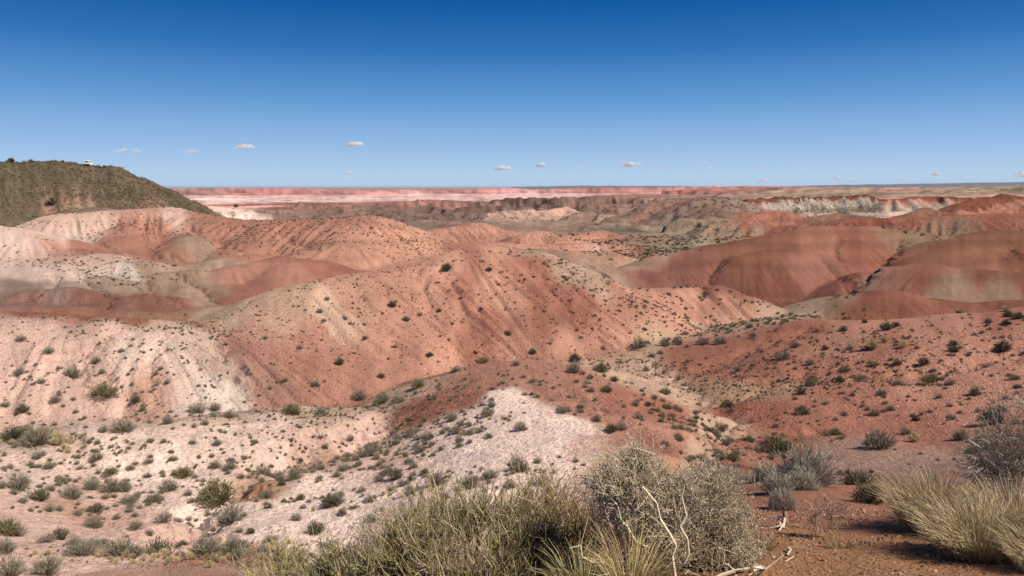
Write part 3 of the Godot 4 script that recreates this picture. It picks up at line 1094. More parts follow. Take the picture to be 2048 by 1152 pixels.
func spread_soils() -> void:
	var n := SOIL_SAMPLES.size()
	var pu := PackedFloat32Array()
	var pl := PackedFloat32Array()
	var pc := PackedVector3Array()
	for s in SOIL_SAMPLES:
		pu.append(s[0] / (s[1] + 3.0))
		pl.append(log(s[1] + 3.0) * 0.5)
		var c: Color = Color8(s[2], s[3], s[4]).srgb_to_linear()
		pc.append(Vector3(c.r, c.g, c.b))
	soil_grid.resize(SOIL_ROWS * SOIL_COLS)
	for i in SOIL_ROWS:
		var l := row_log(i * (ROWS - 1.0) / (SOIL_ROWS - 1.0)) * 0.5
		for j in SOIL_COLS:
			var u := lerpf(-SPREAD, SPREAD, j / (SOIL_COLS - 1.0))
			var sum := Vector3.ZERO
			var weight := 0.0
			for k in n:
				var dl := l - pl[k]
				if dl > 0.35 or dl < -0.35:
					continue
				var du := u - pu[k]
				var r2 := du * du + dl * dl + 0.00003
				var w := 1.0 / (r2 * r2 * r2)
				sum += pc[k] * w
				weight += w
			soil_grid[i * SOIL_COLS + j] = sum / weight if weight > 0.0 else Vector3(0.3, 0.2, 0.15)

func soil_at(fi: float, fj: float) -> Vector3:
	fi = clampf(fi, 0.0, SOIL_ROWS - 1.001)
	fj = clampf(fj, 0.0, SOIL_COLS - 1.001)
	var i := int(fi)
	var j := int(fj)
	var k := i * SOIL_COLS + j
	var a := soil_grid[k].lerp(soil_grid[k + 1], fj - j)
	return a.lerp(soil_grid[k + SOIL_COLS].lerp(soil_grid[k + SOIL_COLS + 1], fj - j), fi - i)

# cliffs with beds of their own: dark red cap, white clay, pink clay ...
var BEDS := {
	9: [[2.0, Vector3(0.19, 0.072, 0.05)], [6.2, Vector3(0.41, 0.35, 0.30)], [99.0, Vector3(0.20, 0.17, 0.125)]],
	10: [[1.3, Vector3(0.24, 0.10, 0.072)], [4.0, Vector3(0.43, 0.25, 0.20)], [7.5, Vector3(0.40, 0.33, 0.28)], [99.0, Vector3(0.24, 0.19, 0.14)]],
	11: [[2.6, Vector3(0.22, 0.09, 0.06)], [5.0, Vector3(0.38, 0.19, 0.145)], [6.5, Vector3(0.30, 0.13, 0.09)], [99.0, Vector3(0.40, 0.24, 0.19)]],
}
func bed_of(kind: int, under: float, plain: Vector3) -> Vector3:
	if not BEDS.has(kind):
		return plain
	for b in BEDS[kind]:
		if under < b[0]:
			return b[1]
	return plain

func paint(vertices: PackedVector3Array, _normals: PackedVector3Array, colors: PackedColorArray) -> void:
	spread_soils()
	var per_row := (SOIL_ROWS - 1.0) / (ROWS - 1.0)
	var per_col := (SOIL_COLS - 1.0) / (COLS - 1.0)
	for i in ROWS:
		var d := depth_of[i]
		var wide := SPREAD * (d + 3.0)
		var rows_per_log := (row_at(d * 1.02 + 0.1) - row_at(d)) / log((d * 1.02 + 3.1) / (d + 3.0))
		var grain := 14.0 / (d + 6.0)          # patches keep pace with how large the landforms are
		for j in COLS:
			var k := i * COLS + j
			var v := vertices[k]
			# ragged borders between soils
			var wx := mid_noise.get_noise_2d(v.x * grain * 0.32, d * grain * 0.32)
			var wz := mid_noise.get_noise_2d(v.x * grain * 0.32 + 71.0, d * grain * 0.32)
			var s := soil_at((i + 0.045 * wz * rows_per_log) * per_row, (j + wx * 9.0) * per_col)
			if soil_of[k] >= 0:
				s = bed_of(CRESTS[soil_of[k]][3], below[k] + wx * 0.7 + fine_noise.get_noise_2d(v.x * 0.2, d * 0.2) * 0.6, s)
			var tone := 1.0 + 0.14 * fine_noise.get_noise_2d(v.x * grain * 1.3, d * grain * 1.3) + 0.07 * wx + 0.12 * fine_noise.get_noise_2d(v.x * grain * 5.0, d * grain * 5.0 + 20.0)
			if soil_of[k] >= 0:
				tone += 0.085 * streak[k] * smoothstep(0.0, 1.0, below[k])
			# thin beds of paler and darker clay at fixed levels
			if d > 25.0 and d < 900.0:
				var bed := big_noise.get_noise_2d(v.y * (0.55 if d < 150.0 else 0.35) + wx * 0.3, 3.0 + v.x * 0.002)
				tone += 0.16 * bed * smoothstep(25.0, 60.0, d)
				if d > 230.0:
					tone += 0.30 * fine_noise.get_noise_2d(v.y * 1.1, 8.0 + v.x * 0.004)
			if d > 300.0:
				var f := smoothstep(300.0, 900.0, d)
				tone += f * (0.5 * fine_noise.get_noise_2d(v.x * 0.002, d * 0.006) + 0.55 * mid_noise.get_noise_2d(v.x * 0.010, d * 0.03))
			s *= maxf(tone, 0.35) * 0.93
			colors[k] = Color(s.x, s.y, s.z)

func soil_material(scale: float, rough: float) -> StandardMaterial3D:
	var m := StandardMaterial3D.new()
	m.vertex_color_use_as_albedo = true
	m.roughness = 1.0
	m.metallic_specular = 0.08
	var n := FastNoiseLite.new()
	n.seed = 7
	n.noise_type = FastNoiseLite.TYPE_SIMPLEX
	n.frequency = 0.035
	n.fractal_octaves = 5
	n.fractal_gain = 0.68
	var ramp := Gradient.new()
	ramp.set_color(0, Color(0.60, 0.57, 0.56))
	ramp.set_color(1, Color(1, 1, 1))
	ramp.add_point(0.42, Color(0.90, 0.89, 0.885))
	var t := NoiseTexture2D.new()
	t.width = 1024
	t.height = 1024
	t.seamless = true
	t.noise = n
	t.color_ramp = ramp
	m.albedo_texture = t
	var b := NoiseTexture2D.new()
	b.width = 1024
	b.height = 1024
	b.seamless = true
	b.noise = n
	b.as_normal_map = true
	b.bump_strength = 9.0 * rough
	m.normal_enabled = true
	m.normal_texture = b
	m.normal_scale = 1.0
	m.uv1_triplanar = true
	m.uv1_world_triplanar = true
	m.uv1_scale = Vector3.ONE * scale
	return m


func build_ground() -> void:
	var total := ROWS * COLS
	var vertices := PackedVector3Array()
	var normals := PackedVector3Array()
	var colors := PackedColorArray()
	vertices.resize(total)
	normals.resize(total)
	colors.resize(total)
	for i in ROWS:
		var d := depth_of[i]
		for j in COLS:
			vertices[i * COLS + j] = Vector3((2.0 * j / (COLS - 1.0) - 1.0) * SPREAD * (d + 3.0), height[i * COLS + j], -d)
	for i in ROWS:
		var up := maxi(i - 1, 0) * COLS
		var dn := mini(i + 1, ROWS - 1) * COLS
		for j in COLS:
			var e := vertices[i * COLS + mini(j + 1, COLS - 1)] - vertices[i * COLS + maxi(j - 1, 0)]
			var g := vertices[dn + j] - vertices[up + j]
			normals[i * COLS + j] = e.cross(g).normalized()
	paint(vertices, normals, colors)
	var bands := [
		["foreground_ground", -3, 8.5, 0.45, 1.0, "red brown sandy ground of the viewpoint bank", "ground"],
		["badland_hills", 8.5, 150, 0.12, 1.0, "pink and red eroded badland hills and dry washes", "hills"],
		["desert_terrain", 150, 16000, 0.02, 0.6, "banded desert plain with far red ridges", "terrain"],
	]
	for b in bands:
		var i0 := clampi(int(row_at(b[1])), 0, ROWS - 1)
		var i1 := clampi(int(row_at(b[2])), 0, ROWS - 1)
		var from := i0 * COLS
		var to := (i1 + 1) * COLS
		var index := PackedInt32Array()
		for i in range(i0, i1):
			for j in COLS - 1:
				var k := i * COLS + j - from
				index.append_array(PackedInt32Array([k, k + COLS, k + 1, k + 1, k + COLS, k + COLS + 1]))
		var arrays := []
		arrays.resize(Mesh.ARRAY_MAX)
		arrays[Mesh.ARRAY_VERTEX] = vertices.slice(from, to)
		arrays[Mesh.ARRAY_NORMAL] = normals.slice(from, to)
		arrays[Mesh.ARRAY_COLOR] = colors.slice(from, to)
		arrays[Mesh.ARRAY_INDEX] = index
		var mesh := ArrayMesh.new()
		mesh.add_surface_from_arrays(Mesh.PRIMITIVE_TRIANGLES, arrays)
		var o := MeshInstance3D.new()
		o.name = b[0]
		o.mesh = mesh
		o.material_override = soil_material(b[3], b[4])
		o.set_meta("kind", "structure")
		o.set_meta("label", b[5])
		o.set_meta("category", b[6])
		add_child(o, true)

# ---------------------------------------------------------------- plants: meshes
class Sprigs:
	var v := PackedVector3Array()
	var n := PackedVector3Array()
	var c := PackedColorArray()

	func tri(p: Vector3, q: Vector3, r: Vector3, col: Color) -> void:
		var m := (r - p).cross(q - p).normalized()
		v.append(p)
		v.append(q)
		v.append(r)
		n.append(m)
		n.append(m)
		n.append(m)
		c.append(col)
		c.append(col)
		c.append(col)

	# a flat thin strip, narrower at its tip
	func strip(a: Vector3, b: Vector3, wide: float, tip: float, turn: float, col: Color) -> void:
		var along := (b - a).normalized()
		var side := along.cross(Vector3(cos(turn), 0.35, sin(turn))).normalized()
		var s := side * wide * 0.5
		var t := side * tip * 0.5
		tri(a - s, a + s, b + t, col)
		tri(a - s, b + t, b - t, col)

	# a three-sided tapered stem
	func stem(a: Vector3, b: Vector3, ra: float, rb: float, col: Color) -> void:
		var along := (b - a).normalized()
		var x := along.cross(Vector3(0.31, 0.2, 0.93)).normalized()
		var y := along.cross(x)
		var p := []
		var q := []
		for k in 3:
			var o := x * cos(TAU * k / 3.0) + y * sin(TAU * k / 3.0)
			p.append(a + o * ra)
			q.append(b + o * rb)
		for k in 3:
			var m := (k + 1) % 3
			tri(p[k], q[m], p[m], col)
			tri(p[k], q[k], q[m], col)

	# a stem that bends through a list of points
	func limb(points: Array, ra: float, rb: float, col: Color) -> void:
		for k in points.size() - 1:
			var f := k / float(points.size() - 1)
			var g := (k + 1) / float(points.size() - 1)
			stem(points[k], points[k + 1], lerpf(ra, rb, f), lerpf(ra, rb, g), col)

	func leaf(p: Vector3, along: Vector3, size: float, col: Color) -> void:
		var side := along.cross(Vector3(0.5, 0.3, 0.8)).normalized() * size * 0.3
		tri(p, p + along * size * 0.5 + side, p + along * size, col)
		tri(p, p + along * size, p + along * size * 0.5 - side, col)

	func mesh() -> ArrayMesh:
		var arrays := []
		arrays.resize(Mesh.ARRAY_MAX)
		arrays[Mesh.ARRAY_VERTEX] = v
		arrays[Mesh.ARRAY_NORMAL] = n
		arrays[Mesh.ARRAY_COLOR] = c
		var m := ArrayMesh.new()
		m.add_surface_from_arrays(Mesh.PRIMITIVE_TRIANGLES, arrays)
		return m

var plant_material := StandardMaterial3D.new()
var leaf_material := StandardMaterial3D.new()
var bushes := {}

func between(a: Color, b: Color) -> Color:
	var c := a.lerp(b, rng.randf())
	var f := rng.randf_range(0.8, 1.2)
	return Color(c.r * f, c.g * f, c.b * f)

func up_cone(lean: float) -> Vector3:
	var a := rng.randf() * TAU
	return Vector3(cos(a) * sin(lean), cos(lean), sin(a) * sin(lean))

# a low rounded desert shrub, one metre across
func shrub_mesh(kind: String, stems: int) -> ArrayMesh:
	var s := Sprigs.new()
	var tall: float = {"a": 0.70, "s": 0.66, "d": 0.66, "g": 0.60, "y": 0.56}[kind]
	var wood: Color = {"a": Color(0.34, 0.295, 0.235), "s": Color(0.18, 0.15, 0.11), "d": Color(0.10, 0.085, 0.055), "g": Color(0.34, 0.27, 0.16), "y": Color(0.15, 0.13, 0.07)}[kind]
	var tip_a: Color = {"a": Color(0.44, 0.395, 0.325), "s": Color(0.265, 0.24, 0.185), "d": Color(0.125, 0.118, 0.078), "g": Color(0.56, 0.46, 0.29), "y": Color(0.215, 0.195, 0.105)}[kind]
	var tip_b: Color = {"a": Color(0.29, 0.265, 0.215), "s": Color(0.15, 0.142, 0.108), "d": Color(0.075, 0.075, 0.046), "g": Color(0.42, 0.34, 0.20), "y": Color(0.135, 0.13, 0.068)}[kind]
	var lobes := []
	for k in 5:
		lobes.append([rng.randf() * TAU, rng.randf_range(0.72, 1.18)])
	for k in stems:
		var lean := acos(1.0 - rng.randf() * 0.93) if kind != "g" else rng.randf() * 1.15
		var dir := up_cone(lean)
		var reach := rng.randf_range(0.55, 1.0)
		for l in lobes:
			reach *= lerpf(1.0, l[1], maxf(0.0, cos(atan2(dir.z, dir.x) - l[0])) * 0.6)
		var end := Vector3(dir.x * 0.52, dir.y * tall, dir.z * 0.52) * reach
		var base := Vector3(dir.x, -0.02, dir.z) * rng.randf() * 0.13
		base.y = -0.05
		var mid := base.lerp(end, 0.55) + Vector3(rng.randf_range(-0.05, 0.05), rng.randf_range(0.0, 0.07), rng.randf_range(-0.05, 0.05))
		var turn := rng.randf() * TAU
		var col := between(tip_a, tip_b)
		var thin := 0.55 if kind == "a" else 1.0
		s.strip(base, mid, 0.013 * thin, 0.011 * thin, turn, wood if kind != "g" else col)
		s.strip(mid, end, 0.012 * thin, 0.006 * thin, turn + 0.4, col)
		var twigs := 3 if kind != "g" else 1
		for t in twigs:
			var at := mid.lerp(end, rng.randf_range(0.0, 0.8))
			var out := (end - base).normalized() + Vector3(rng.randf_range(-0.8, 0.8), rng.randf_range(-0.3, 0.7), rng.randf_range(-0.8, 0.8))
			var tip := at + out.normalized() * rng.randf_range(0.06, 0.17)
			s.strip(at, tip, 0.012 * thin, 0.007 * thin, rng.randf() * TAU, between(tip_a, tip_b))
			if kind == "d" or kind == "y":
				s.leaf(tip, out.normalized(), rng.randf_range(0.03, 0.06), between(tip_a, tip_b))
	return s.mesh()

# the same seen from far away: a ragged clump of leaf-sized faces
func clump_mesh(faces: int, col_a: Color, col_b: Color) -> ArrayMesh:
	var s := Sprigs.new()
	for k in faces:
		var dir := up_cone(acos(1.0 - rng.randf() * 0.98))
		var p := Vector3(dir.x * 0.5, dir.y * 0.55, dir.z * 0.5) * pow(rng.randf(), 0.4)
		p.y -= 0.04
		var out := (dir + Vector3(rng.randf_range(-0.7, 0.7), rng.randf_range(-0.2, 0.8), rng.randf_range(-0.7, 0.7))).normalized()
		s.strip(p - out * 0.09, p + out * 0.12, 0.10, 0.03, rng.randf() * TAU, between(col_a, col_b))
	return s.mesh()

func build_plant_meshes() -> void:
	plant_material.vertex_color_use_as_albedo = true
	plant_material.roughness = 0.9
	plant_material.metallic_specular = 0.15
	plant_material.cull_mode = BaseMaterial3D.CULL_DISABLED
	leaf_material = plant_material.duplicate()
	leaf_material.backlight_enabled = true
	leaf_material.backlight = Color(0.35, 0.35, 0.25)
	for kind in ["s", "d", "g", "y", "a"]:
		bushes[kind] = []
		for k in 5:
			bushes[kind].append(shrub_mesh(kind, {"g": 330, "a": 620}.get(kind, 200)))
	bushes["dot"] = [clump_mesh(60, Color(0.055, 0.045, 0.03), Color(0.10, 0.072, 0.046)), clump_mesh(60, Color(0.065, 0.05, 0.034), Color(0.125, 0.09, 0.058))]
	bushes["mesa"] = [clump_mesh(46, Color(0.10, 0.082, 0.053), Color(0.18, 0.148, 0.098)), clump_mesh(46, Color(0.075, 0.066, 0.042), Color(0.22, 0.18, 0.125))]
	bushes["bench"] = [clump_mesh(46, Color(0.10, 0.105, 0.055), Color(0.17, 0.165, 0.09)), clump_mesh(46, Color(0.08, 0.085, 0.045), Color(0.14, 0.14, 0.08))]

func single(called: String, mesh: Mesh, at: Vector3, turn: float, size: Vector3, label: String, category: String, group: String) -> MeshInstance3D:
	var o := MeshInstance3D.new()
	o.name = called
	o.mesh = mesh
	o.material_override = plant_material
	o.transform = Transform3D(Basis.from_euler(Vector3(0, turn, 0)).scaled_local(size), at)
	o.set_meta("label", label)
	o.set_meta("category", category)
	if group:
		o.set_meta("group", group)
	add_child(o, true)
	return o

# ---------------------------------------------------------------- shrubs that can be told apart: x, depth, width, slope they grow on
var SHRUB_PLACES := {
	"s": [
		[-22.42, 33.41, 0.54, 0], [-20.80, 32.72, 0.64, 0], [-18.70, 32.72, 0.57, 0], [-17.99, 33.61, 0.40, 0], [-17.96, 31.85, 0.38, 0],
		[-19.10, 31.56, 0.89, 0], [-20.84, 30.81, 0.56, 0], [-19.77, 30.45, 0.49, 0], [-15.17, 29.64, 0.40, 0], [-20.13, 28.68, 0.47, 0],
		[-18.55, 29.37, 0.52, 0], [-14.39, 21.32, 0.39, 0], [-14.88, 31.28, 0.36, 0], [-15.70, 32.04, 0.32, 0], [-15.65, 32.42, 0.32, 0],
		[-12.88, 29.46, 0.92, 0], [-12.44, 30.17, 0.61, 0], [-9.43, 24.03, 0.58, 0], [-9.59, 22.50, 0.33, 0], [-10.48, 21.90, 0.46, 0],
		[-12.79, 19.37, 0.98, 8], [-12.00, 20.02, 0.25, 8], [-11.77, 20.69, 0.36, 0], [-11.21, 20.75, 0.89, 0], [-11.44, 18.85, 0.23, 8],
		[-10.91, 18.80, 0.42, 8], [-11.75, 18.08, 0.39, 8], [-12.26, 18.46, 0.33, 8], [-9.96, 18.63, 0.32, 8], [-9.65, 19.02, 0.32, 8],
		[-9.16, 20.56, 0.27, 8], [-8.54, 20.75, 0.34, 8], [-8.06, 19.37, 0.47, 9], [-7.58, 19.19, 0.50, 9], [-7.68, 21.51, 0.24, 11],
		[-6.71, 19.19, 0.52, 9], [-6.35, 19.37, 0.52, 9], [-10.24, 14.75, 0.65, 1], [-9.65, 15.56, 0.62, 1], [-9.82, 16.62, 0.55, 1],
		[-9.29, 16.52, 0.57, 1], [-9.08, 16.67, 0.43, 1], [-9.03, 13.81, 0.30, 1], [-8.62, 14.06, 0.25, 1], [-9.13, 15.94, 0.25, 1],
		[-8.55, 15.85, 0.43, 1], [-8.00, 15.99, 0.38, 1], [-8.17, 16.98, 0.57, 1], [-7.92, 13.40, 0.44, 1], [-6.41, 10.51, 0.42, 10],
		[-5.94, 10.67, 0.55, 10], [-4.72, 10.83, 0.60, 10], [-4.37, 11.00, 0.44, 10], [-7.11, 13.32, 0.32, 1], [-6.78, 13.20, 0.22, 1],
		[-6.86, 13.93, 0.40, 1], [-5.55, 12.70, 0.47, 9], [-5.51, 13.81, 0.74, 9], [-4.83, 12.51, 0.18, 9], [-5.41, 15.61, 0.40, 9],
		[-4.02, 13.16, 0.27, 9], [-3.23, 13.48, 0.21, 11], [-5.37, 17.60, 0.55, 9], [-7.36, 10.20, 0.42, 10], [-6.04, 9.10, 0.49, 10],
		[-5.72, 7.96, 0.41, 10], [-6.74, 25.59, 0.60, 11], [-9.25, 34.12, 0.53, 3], [-2.97, 27.50, 0.37, 12], [0.15, 31.65, 0.43, 3],
		[-4.56, 29.55, 0.45, 11], [-5.65, 31.28, 0.84, 11], [-2.53, 32.52, 0.61, 3], [-0.76, 22.03, 0.56, 2], [-1.92, 22.70, 0.48, 2],
		[-0.66, 23.32, 0.35, 2], [-0.75, 26.53, 0.32, 12], [2.53, 30.17, 0.82, 4], [2.78, 25.51, 0.39, 12], [2.38, 20.20, 0.37, 2],
		[3.04, 20.08, 0.37, 2], [1.50, 21.44, 0.39, 2], [0.14, 14.44, 0.65, 2], [0.23, 19.37, 0.51, 2], [-1.54, 14.48, 0.55, 2],
		[-0.80, 13.48, 0.51, 2], [-0.45, 13.97, 0.42, 2], [-2.04, 14.23, 0.37, 11], [-2.91, 14.48, 0.33, 11], [-3.64, 14.66, 0.45, 11],
		[-2.54, 12.85, 0.30, 11], [-3.22, 13.48, 0.23, 11], [0.56, 13.28, 0.40, 2], [-0.02, 13.20, 0.30, 2], [-1.16, 12.25, 0.22, 2],
		[-1.69, 12.70, 0.21, 11], [-1.58, 20.63, 0.47, 2], [-5.22, 22.84, 0.49, 11], [-5.95, 22.84, 0.28, 11], [-4.77, 23.46, 0.32, 11],
		[-4.03, 20.63, 0.63, 11], [-7.13, 33.91, 0.89, 11], [-5.35, 23.74, 0.37, 11], [-2.36, 20.63, 0.37, 2], [-2.52, 19.60, 0.39, 11],
		[15.92, 31.18, 0.53, 5], [14.08, 34.32, 0.72, 5], [17.54, 32.91, 0.62, 5], [15.53, 30.08, 0.36, 5], [15.25, 29.11, 0.44, 5],
		[14.37, 28.59, 0.48, 5], [13.26, 28.76, 0.38, 5], [13.76, 25.13, 0.52, 6], [11.95, 23.39, 1.28, 6], [9.14, 25.44, 0.53, 6],
		[7.66, 26.37, 0.62, 4], [5.59, 19.14, 0.36, 4], [8.42, 22.23, 0.36, 6], [8.05, 20.63, 0.50, 6], [7.44, 19.14, 0.34, 6],
		[8.37, 19.43, 0.54, 6], [9.13, 15.47, 0.35, 7], [13.57, 20.87, 0.75, 6], [14.44, 23.11, 0.70, 6], [8.84, 46.17, 0.62, 4],
		[9.54, 47.01, 0.50, 4], [10.46, 49.76, 1.00, 4], [11.34, 50.06, 1.01, 4], [12.82, 49.17, 1.14, 4], [13.83, 48.58, 1.13, 4],
		[8.74, 50.06, 1.20, 4], [7.58, 40.96, 0.49, 4], [8.56, 41.08, 0.39, 4], [12.33, 39.75, 0.69, 4], [13.77, 42.71, 0.41, 5],
		[14.78, 39.75, 0.96, 5], [16.25, 42.08, 0.65, 5], [26.58, 40.96, 0.51, 5], [20.62, 58.67, 0.65, 5], [17.47, 53.79, 0.67, 5],
		[7.60, 21.96, 0.42, 6], [5.12, 19.25, 0.45, 4], [4.21, 16.43, 0.43, 2], [4.68, 20.02, 0.31, 4], [6.80, 21.38, 0.44, 6],
		[16.49, 36.01, 0.60, 5], [16.36, 34.12, 0.51, 5], [19.29, 31.94, 0.56, 5], [19.30, 30.17, 0.65, 5], [21.80, 31.47, 0.58, 5],
		[15.60, 38.12, 0.56, 5], [18.52, 39.99, 0.53, 5], [-5.89, 47.01, 0.44, 3], [-11.29, 45.08, 0.43, 3], [-11.36, 43.49, 0.47, 3],
		[-10.95, 42.71, 0.41, 3], [-10.84, 37.32, 0.47, 3], [-9.89, 43.49, 0.47, 3], [-6.82, 42.58, 0.40, 3], [-3.85, 47.43, 0.38, 3],
		[-10.48, 33.51, 0.37, 3], [-12.72, 37.66, 0.42, 3], [2.47, 47.57, 0.38, 3],
	],
	"y": [
		[-17.00, 30.26, 1.25, 0], [-10.25, 18.19, 0.50, 8], [-8.56, 18.63, 0.62, 9], [-6.76, 16.33, 1.00, 9], [-8.36, 11.67, 0.54, 1],
		[-7.68, 25.06, 0.79, 11], [-1.73, 44.14, 0.87, 3], [-4.05, 31.37, 0.71, 3], [3.95, 32.42, 0.83, 4], [3.38, 25.90, 0.51, 12],
		[19.09, 33.01, 1.09, 5], [17.93, 36.01, 0.60, 5], [11.62, 28.85, 0.79, 5], [11.61, 25.82, 0.55, 6], [8.79, 23.53, 1.04, 6],
		[8.34, 25.21, 0.48, 6], [9.63, 32.23, 0.71, 4], [5.97, 19.31, 0.46, 4], [6.85, 32.33, 0.60, 4], [5.71, 26.61, 0.53, 4],
		[8.59, 33.41, 0.47, 4],
	],
	"d": [
		[-15.70, 30.17, 0.51, 0], [-19.21, 28.33, 0.57, 0], [-13.67, 19.72, 0.79, 8], [-9.67, 14.53, 0.52, 1], [-8.48, 14.44, 0.40, 1],
		[-7.67, 11.96, 0.32, 1], [-5.68, 11.19, 0.62, 10], [-6.23, 13.32, 0.31, 9], [-4.58, 12.36, 0.20, 9], [-5.02, 14.62, 0.21, 9],
		[-5.51, 17.03, 0.22, 9], [-4.65, 15.61, 0.24, 9], [-3.72, 14.66, 0.51, 11], [-3.38, 12.17, 0.36, 9], [-8.74, 36.88, 0.57, 3],
		[-6.63, 36.77, 0.51, 3], [-4.83, 42.71, 0.51, 3], [-0.26, 47.86, 0.63, 3], [1.34, 46.45, 0.61, 3], [3.85, 44.81, 0.83, 4],
		[4.31, 30.63, 0.47, 4], [2.25, 23.74, 0.32, 12], [2.66, 19.19, 0.44, 2], [-2.67, 16.38, 0.42, 11], [-2.24, 15.85, 0.26, 11],
		[-1.97, 16.09, 0.24, 11], [-1.26, 13.08, 0.26, 2], [-2.46, 13.44, 0.16, 11], [22.32, 46.45, 0.47, 5], [21.87, 42.84, 0.76, 5],
		[22.78, 43.49, 0.58, 5], [20.19, 44.67, 0.58, 5], [22.18, 36.66, 0.71, 5], [20.05, 35.47, 0.61, 5], [18.93, 35.79, 0.49, 5],
		[12.90, 32.33, 0.58, 5], [15.45, 34.22, 0.51, 5], [15.25, 27.25, 0.38, 5], [16.64, 24.98, 0.95, 5], [6.41, 18.52, 0.35, 6],
		[3.16, 6.28, 0.32, 7], [4.85, 25.74, 0.32, 4], [24.51, 36.55, 0.93, 5], [22.70, 37.55, 0.53, 5], [28.14, 41.70, 0.60, 5],
		[28.23, 40.96, 0.72, 5], [26.94, 39.99, 0.58, 5], [17.62, 41.08, 0.47, 5], [-4.89, 54.93, 0.94, 3], [-1.71, 54.93, 0.58, 3],
		[-7.66, 47.15, 0.69, 3], [-6.63, 45.89, 0.55, 3], [-4.81, 48.44, 0.45, 3], [-8.46, 42.08, 0.40, 3], [-2.30, 45.35, 0.42, 3],
		[4.35, 8.90, 0.62, 7], [1.75, 9.50, 0.50, 7],
	],
	"g": [
		[-12.28, 19.48, 0.69, 8], [-3.36, 7.79, 0.16, 10], [20.30, 38.00, 0.65, 5], [19.20, 38.92, 1.11, 5], [20.17, 39.63, 0.67, 5],
		[13.42, 23.96, 0.66, 6], [14.69, 22.43, 0.73, 6], [12.57, 42.58, 0.41, 4], [41.72, 68.36, 1.05, 5], [29.14, 43.35, 0.62, 5],
	],
	"a": [
		[2.35, 7.90, 0.55, 7], [2.62, 8.20, 0.60, 7], [2.95, 8.20, 0.62, 7], [3.25, 7.90, 0.78, 7], [3.00, 7.40, 0.45, 7],
		[3.60, 8.20, 0.55, 7], [2.30, 6.05, 0.34, 7], [2.05, 8.60, 0.50, 7], [2.55, 6.80, 0.40, 7],
	],
}
var SLOPES := [
	"on the pink hillside before the dark domes",
	"on the pale flat between mound and reddish shelf",
	"on the pinkish white spur beyond the big green bush",
	"on the stony face of the red hill in the middle",
	"beside the sandy wash that winds between red slopes",
	"on the stony red slope across the wash",
	"on or below the purple grey patch of clay",
	"along the grassy edge just beyond the brown bank",
	"on the low pale mound below the pink hillside",
	"beside the gully with the orange hollow",
	"along the reddish shelf at the slope foot",
	"in the shallow hollow beside the white spur",
	"on the red nose of the white spur",
]
var SHRUB_LOOKS := {
	"s": ["saltbush", "grey twiggy saltbush ", "shrub"],
	"a": ["ashen_shrub", "ashy grey fine twigged shrub ", "shrub"],
	"d": ["dark_shrub", "dark green shrub ", "shrub"],
	"g": ["straw_tuft", "dry straw coloured grass tuft ", "grass tuft"],
	"y": ["green_shrub", "yellowish green shrub ", "shrub"],
}

func place_shrubs() -> void:
	for kind in SHRUB_PLACES:
		var look: Array = SHRUB_LOOKS[kind]
		var n := 0
		for p in SHRUB_PLACES[kind]:
			var y := ground_y(p[0], p[1])
			var w: float = p[2]
			var size := Vector3(w, w * rng.randf_range(0.8, 1.15), w)
			single(look[0], bushes[kind][n % 5], Vector3(p[0], y, -p[1]), rng.randf() * TAU, size, (("tiny " if w < 0.42 else "") if w < 0.65 else ("broad " if w > 0.95 else "knee high ")) + look[1] + SLOPES[p[3]], look[2], look[0].replace("_", " ") + " plants " + SLOPES[p[3]])
			n += 1

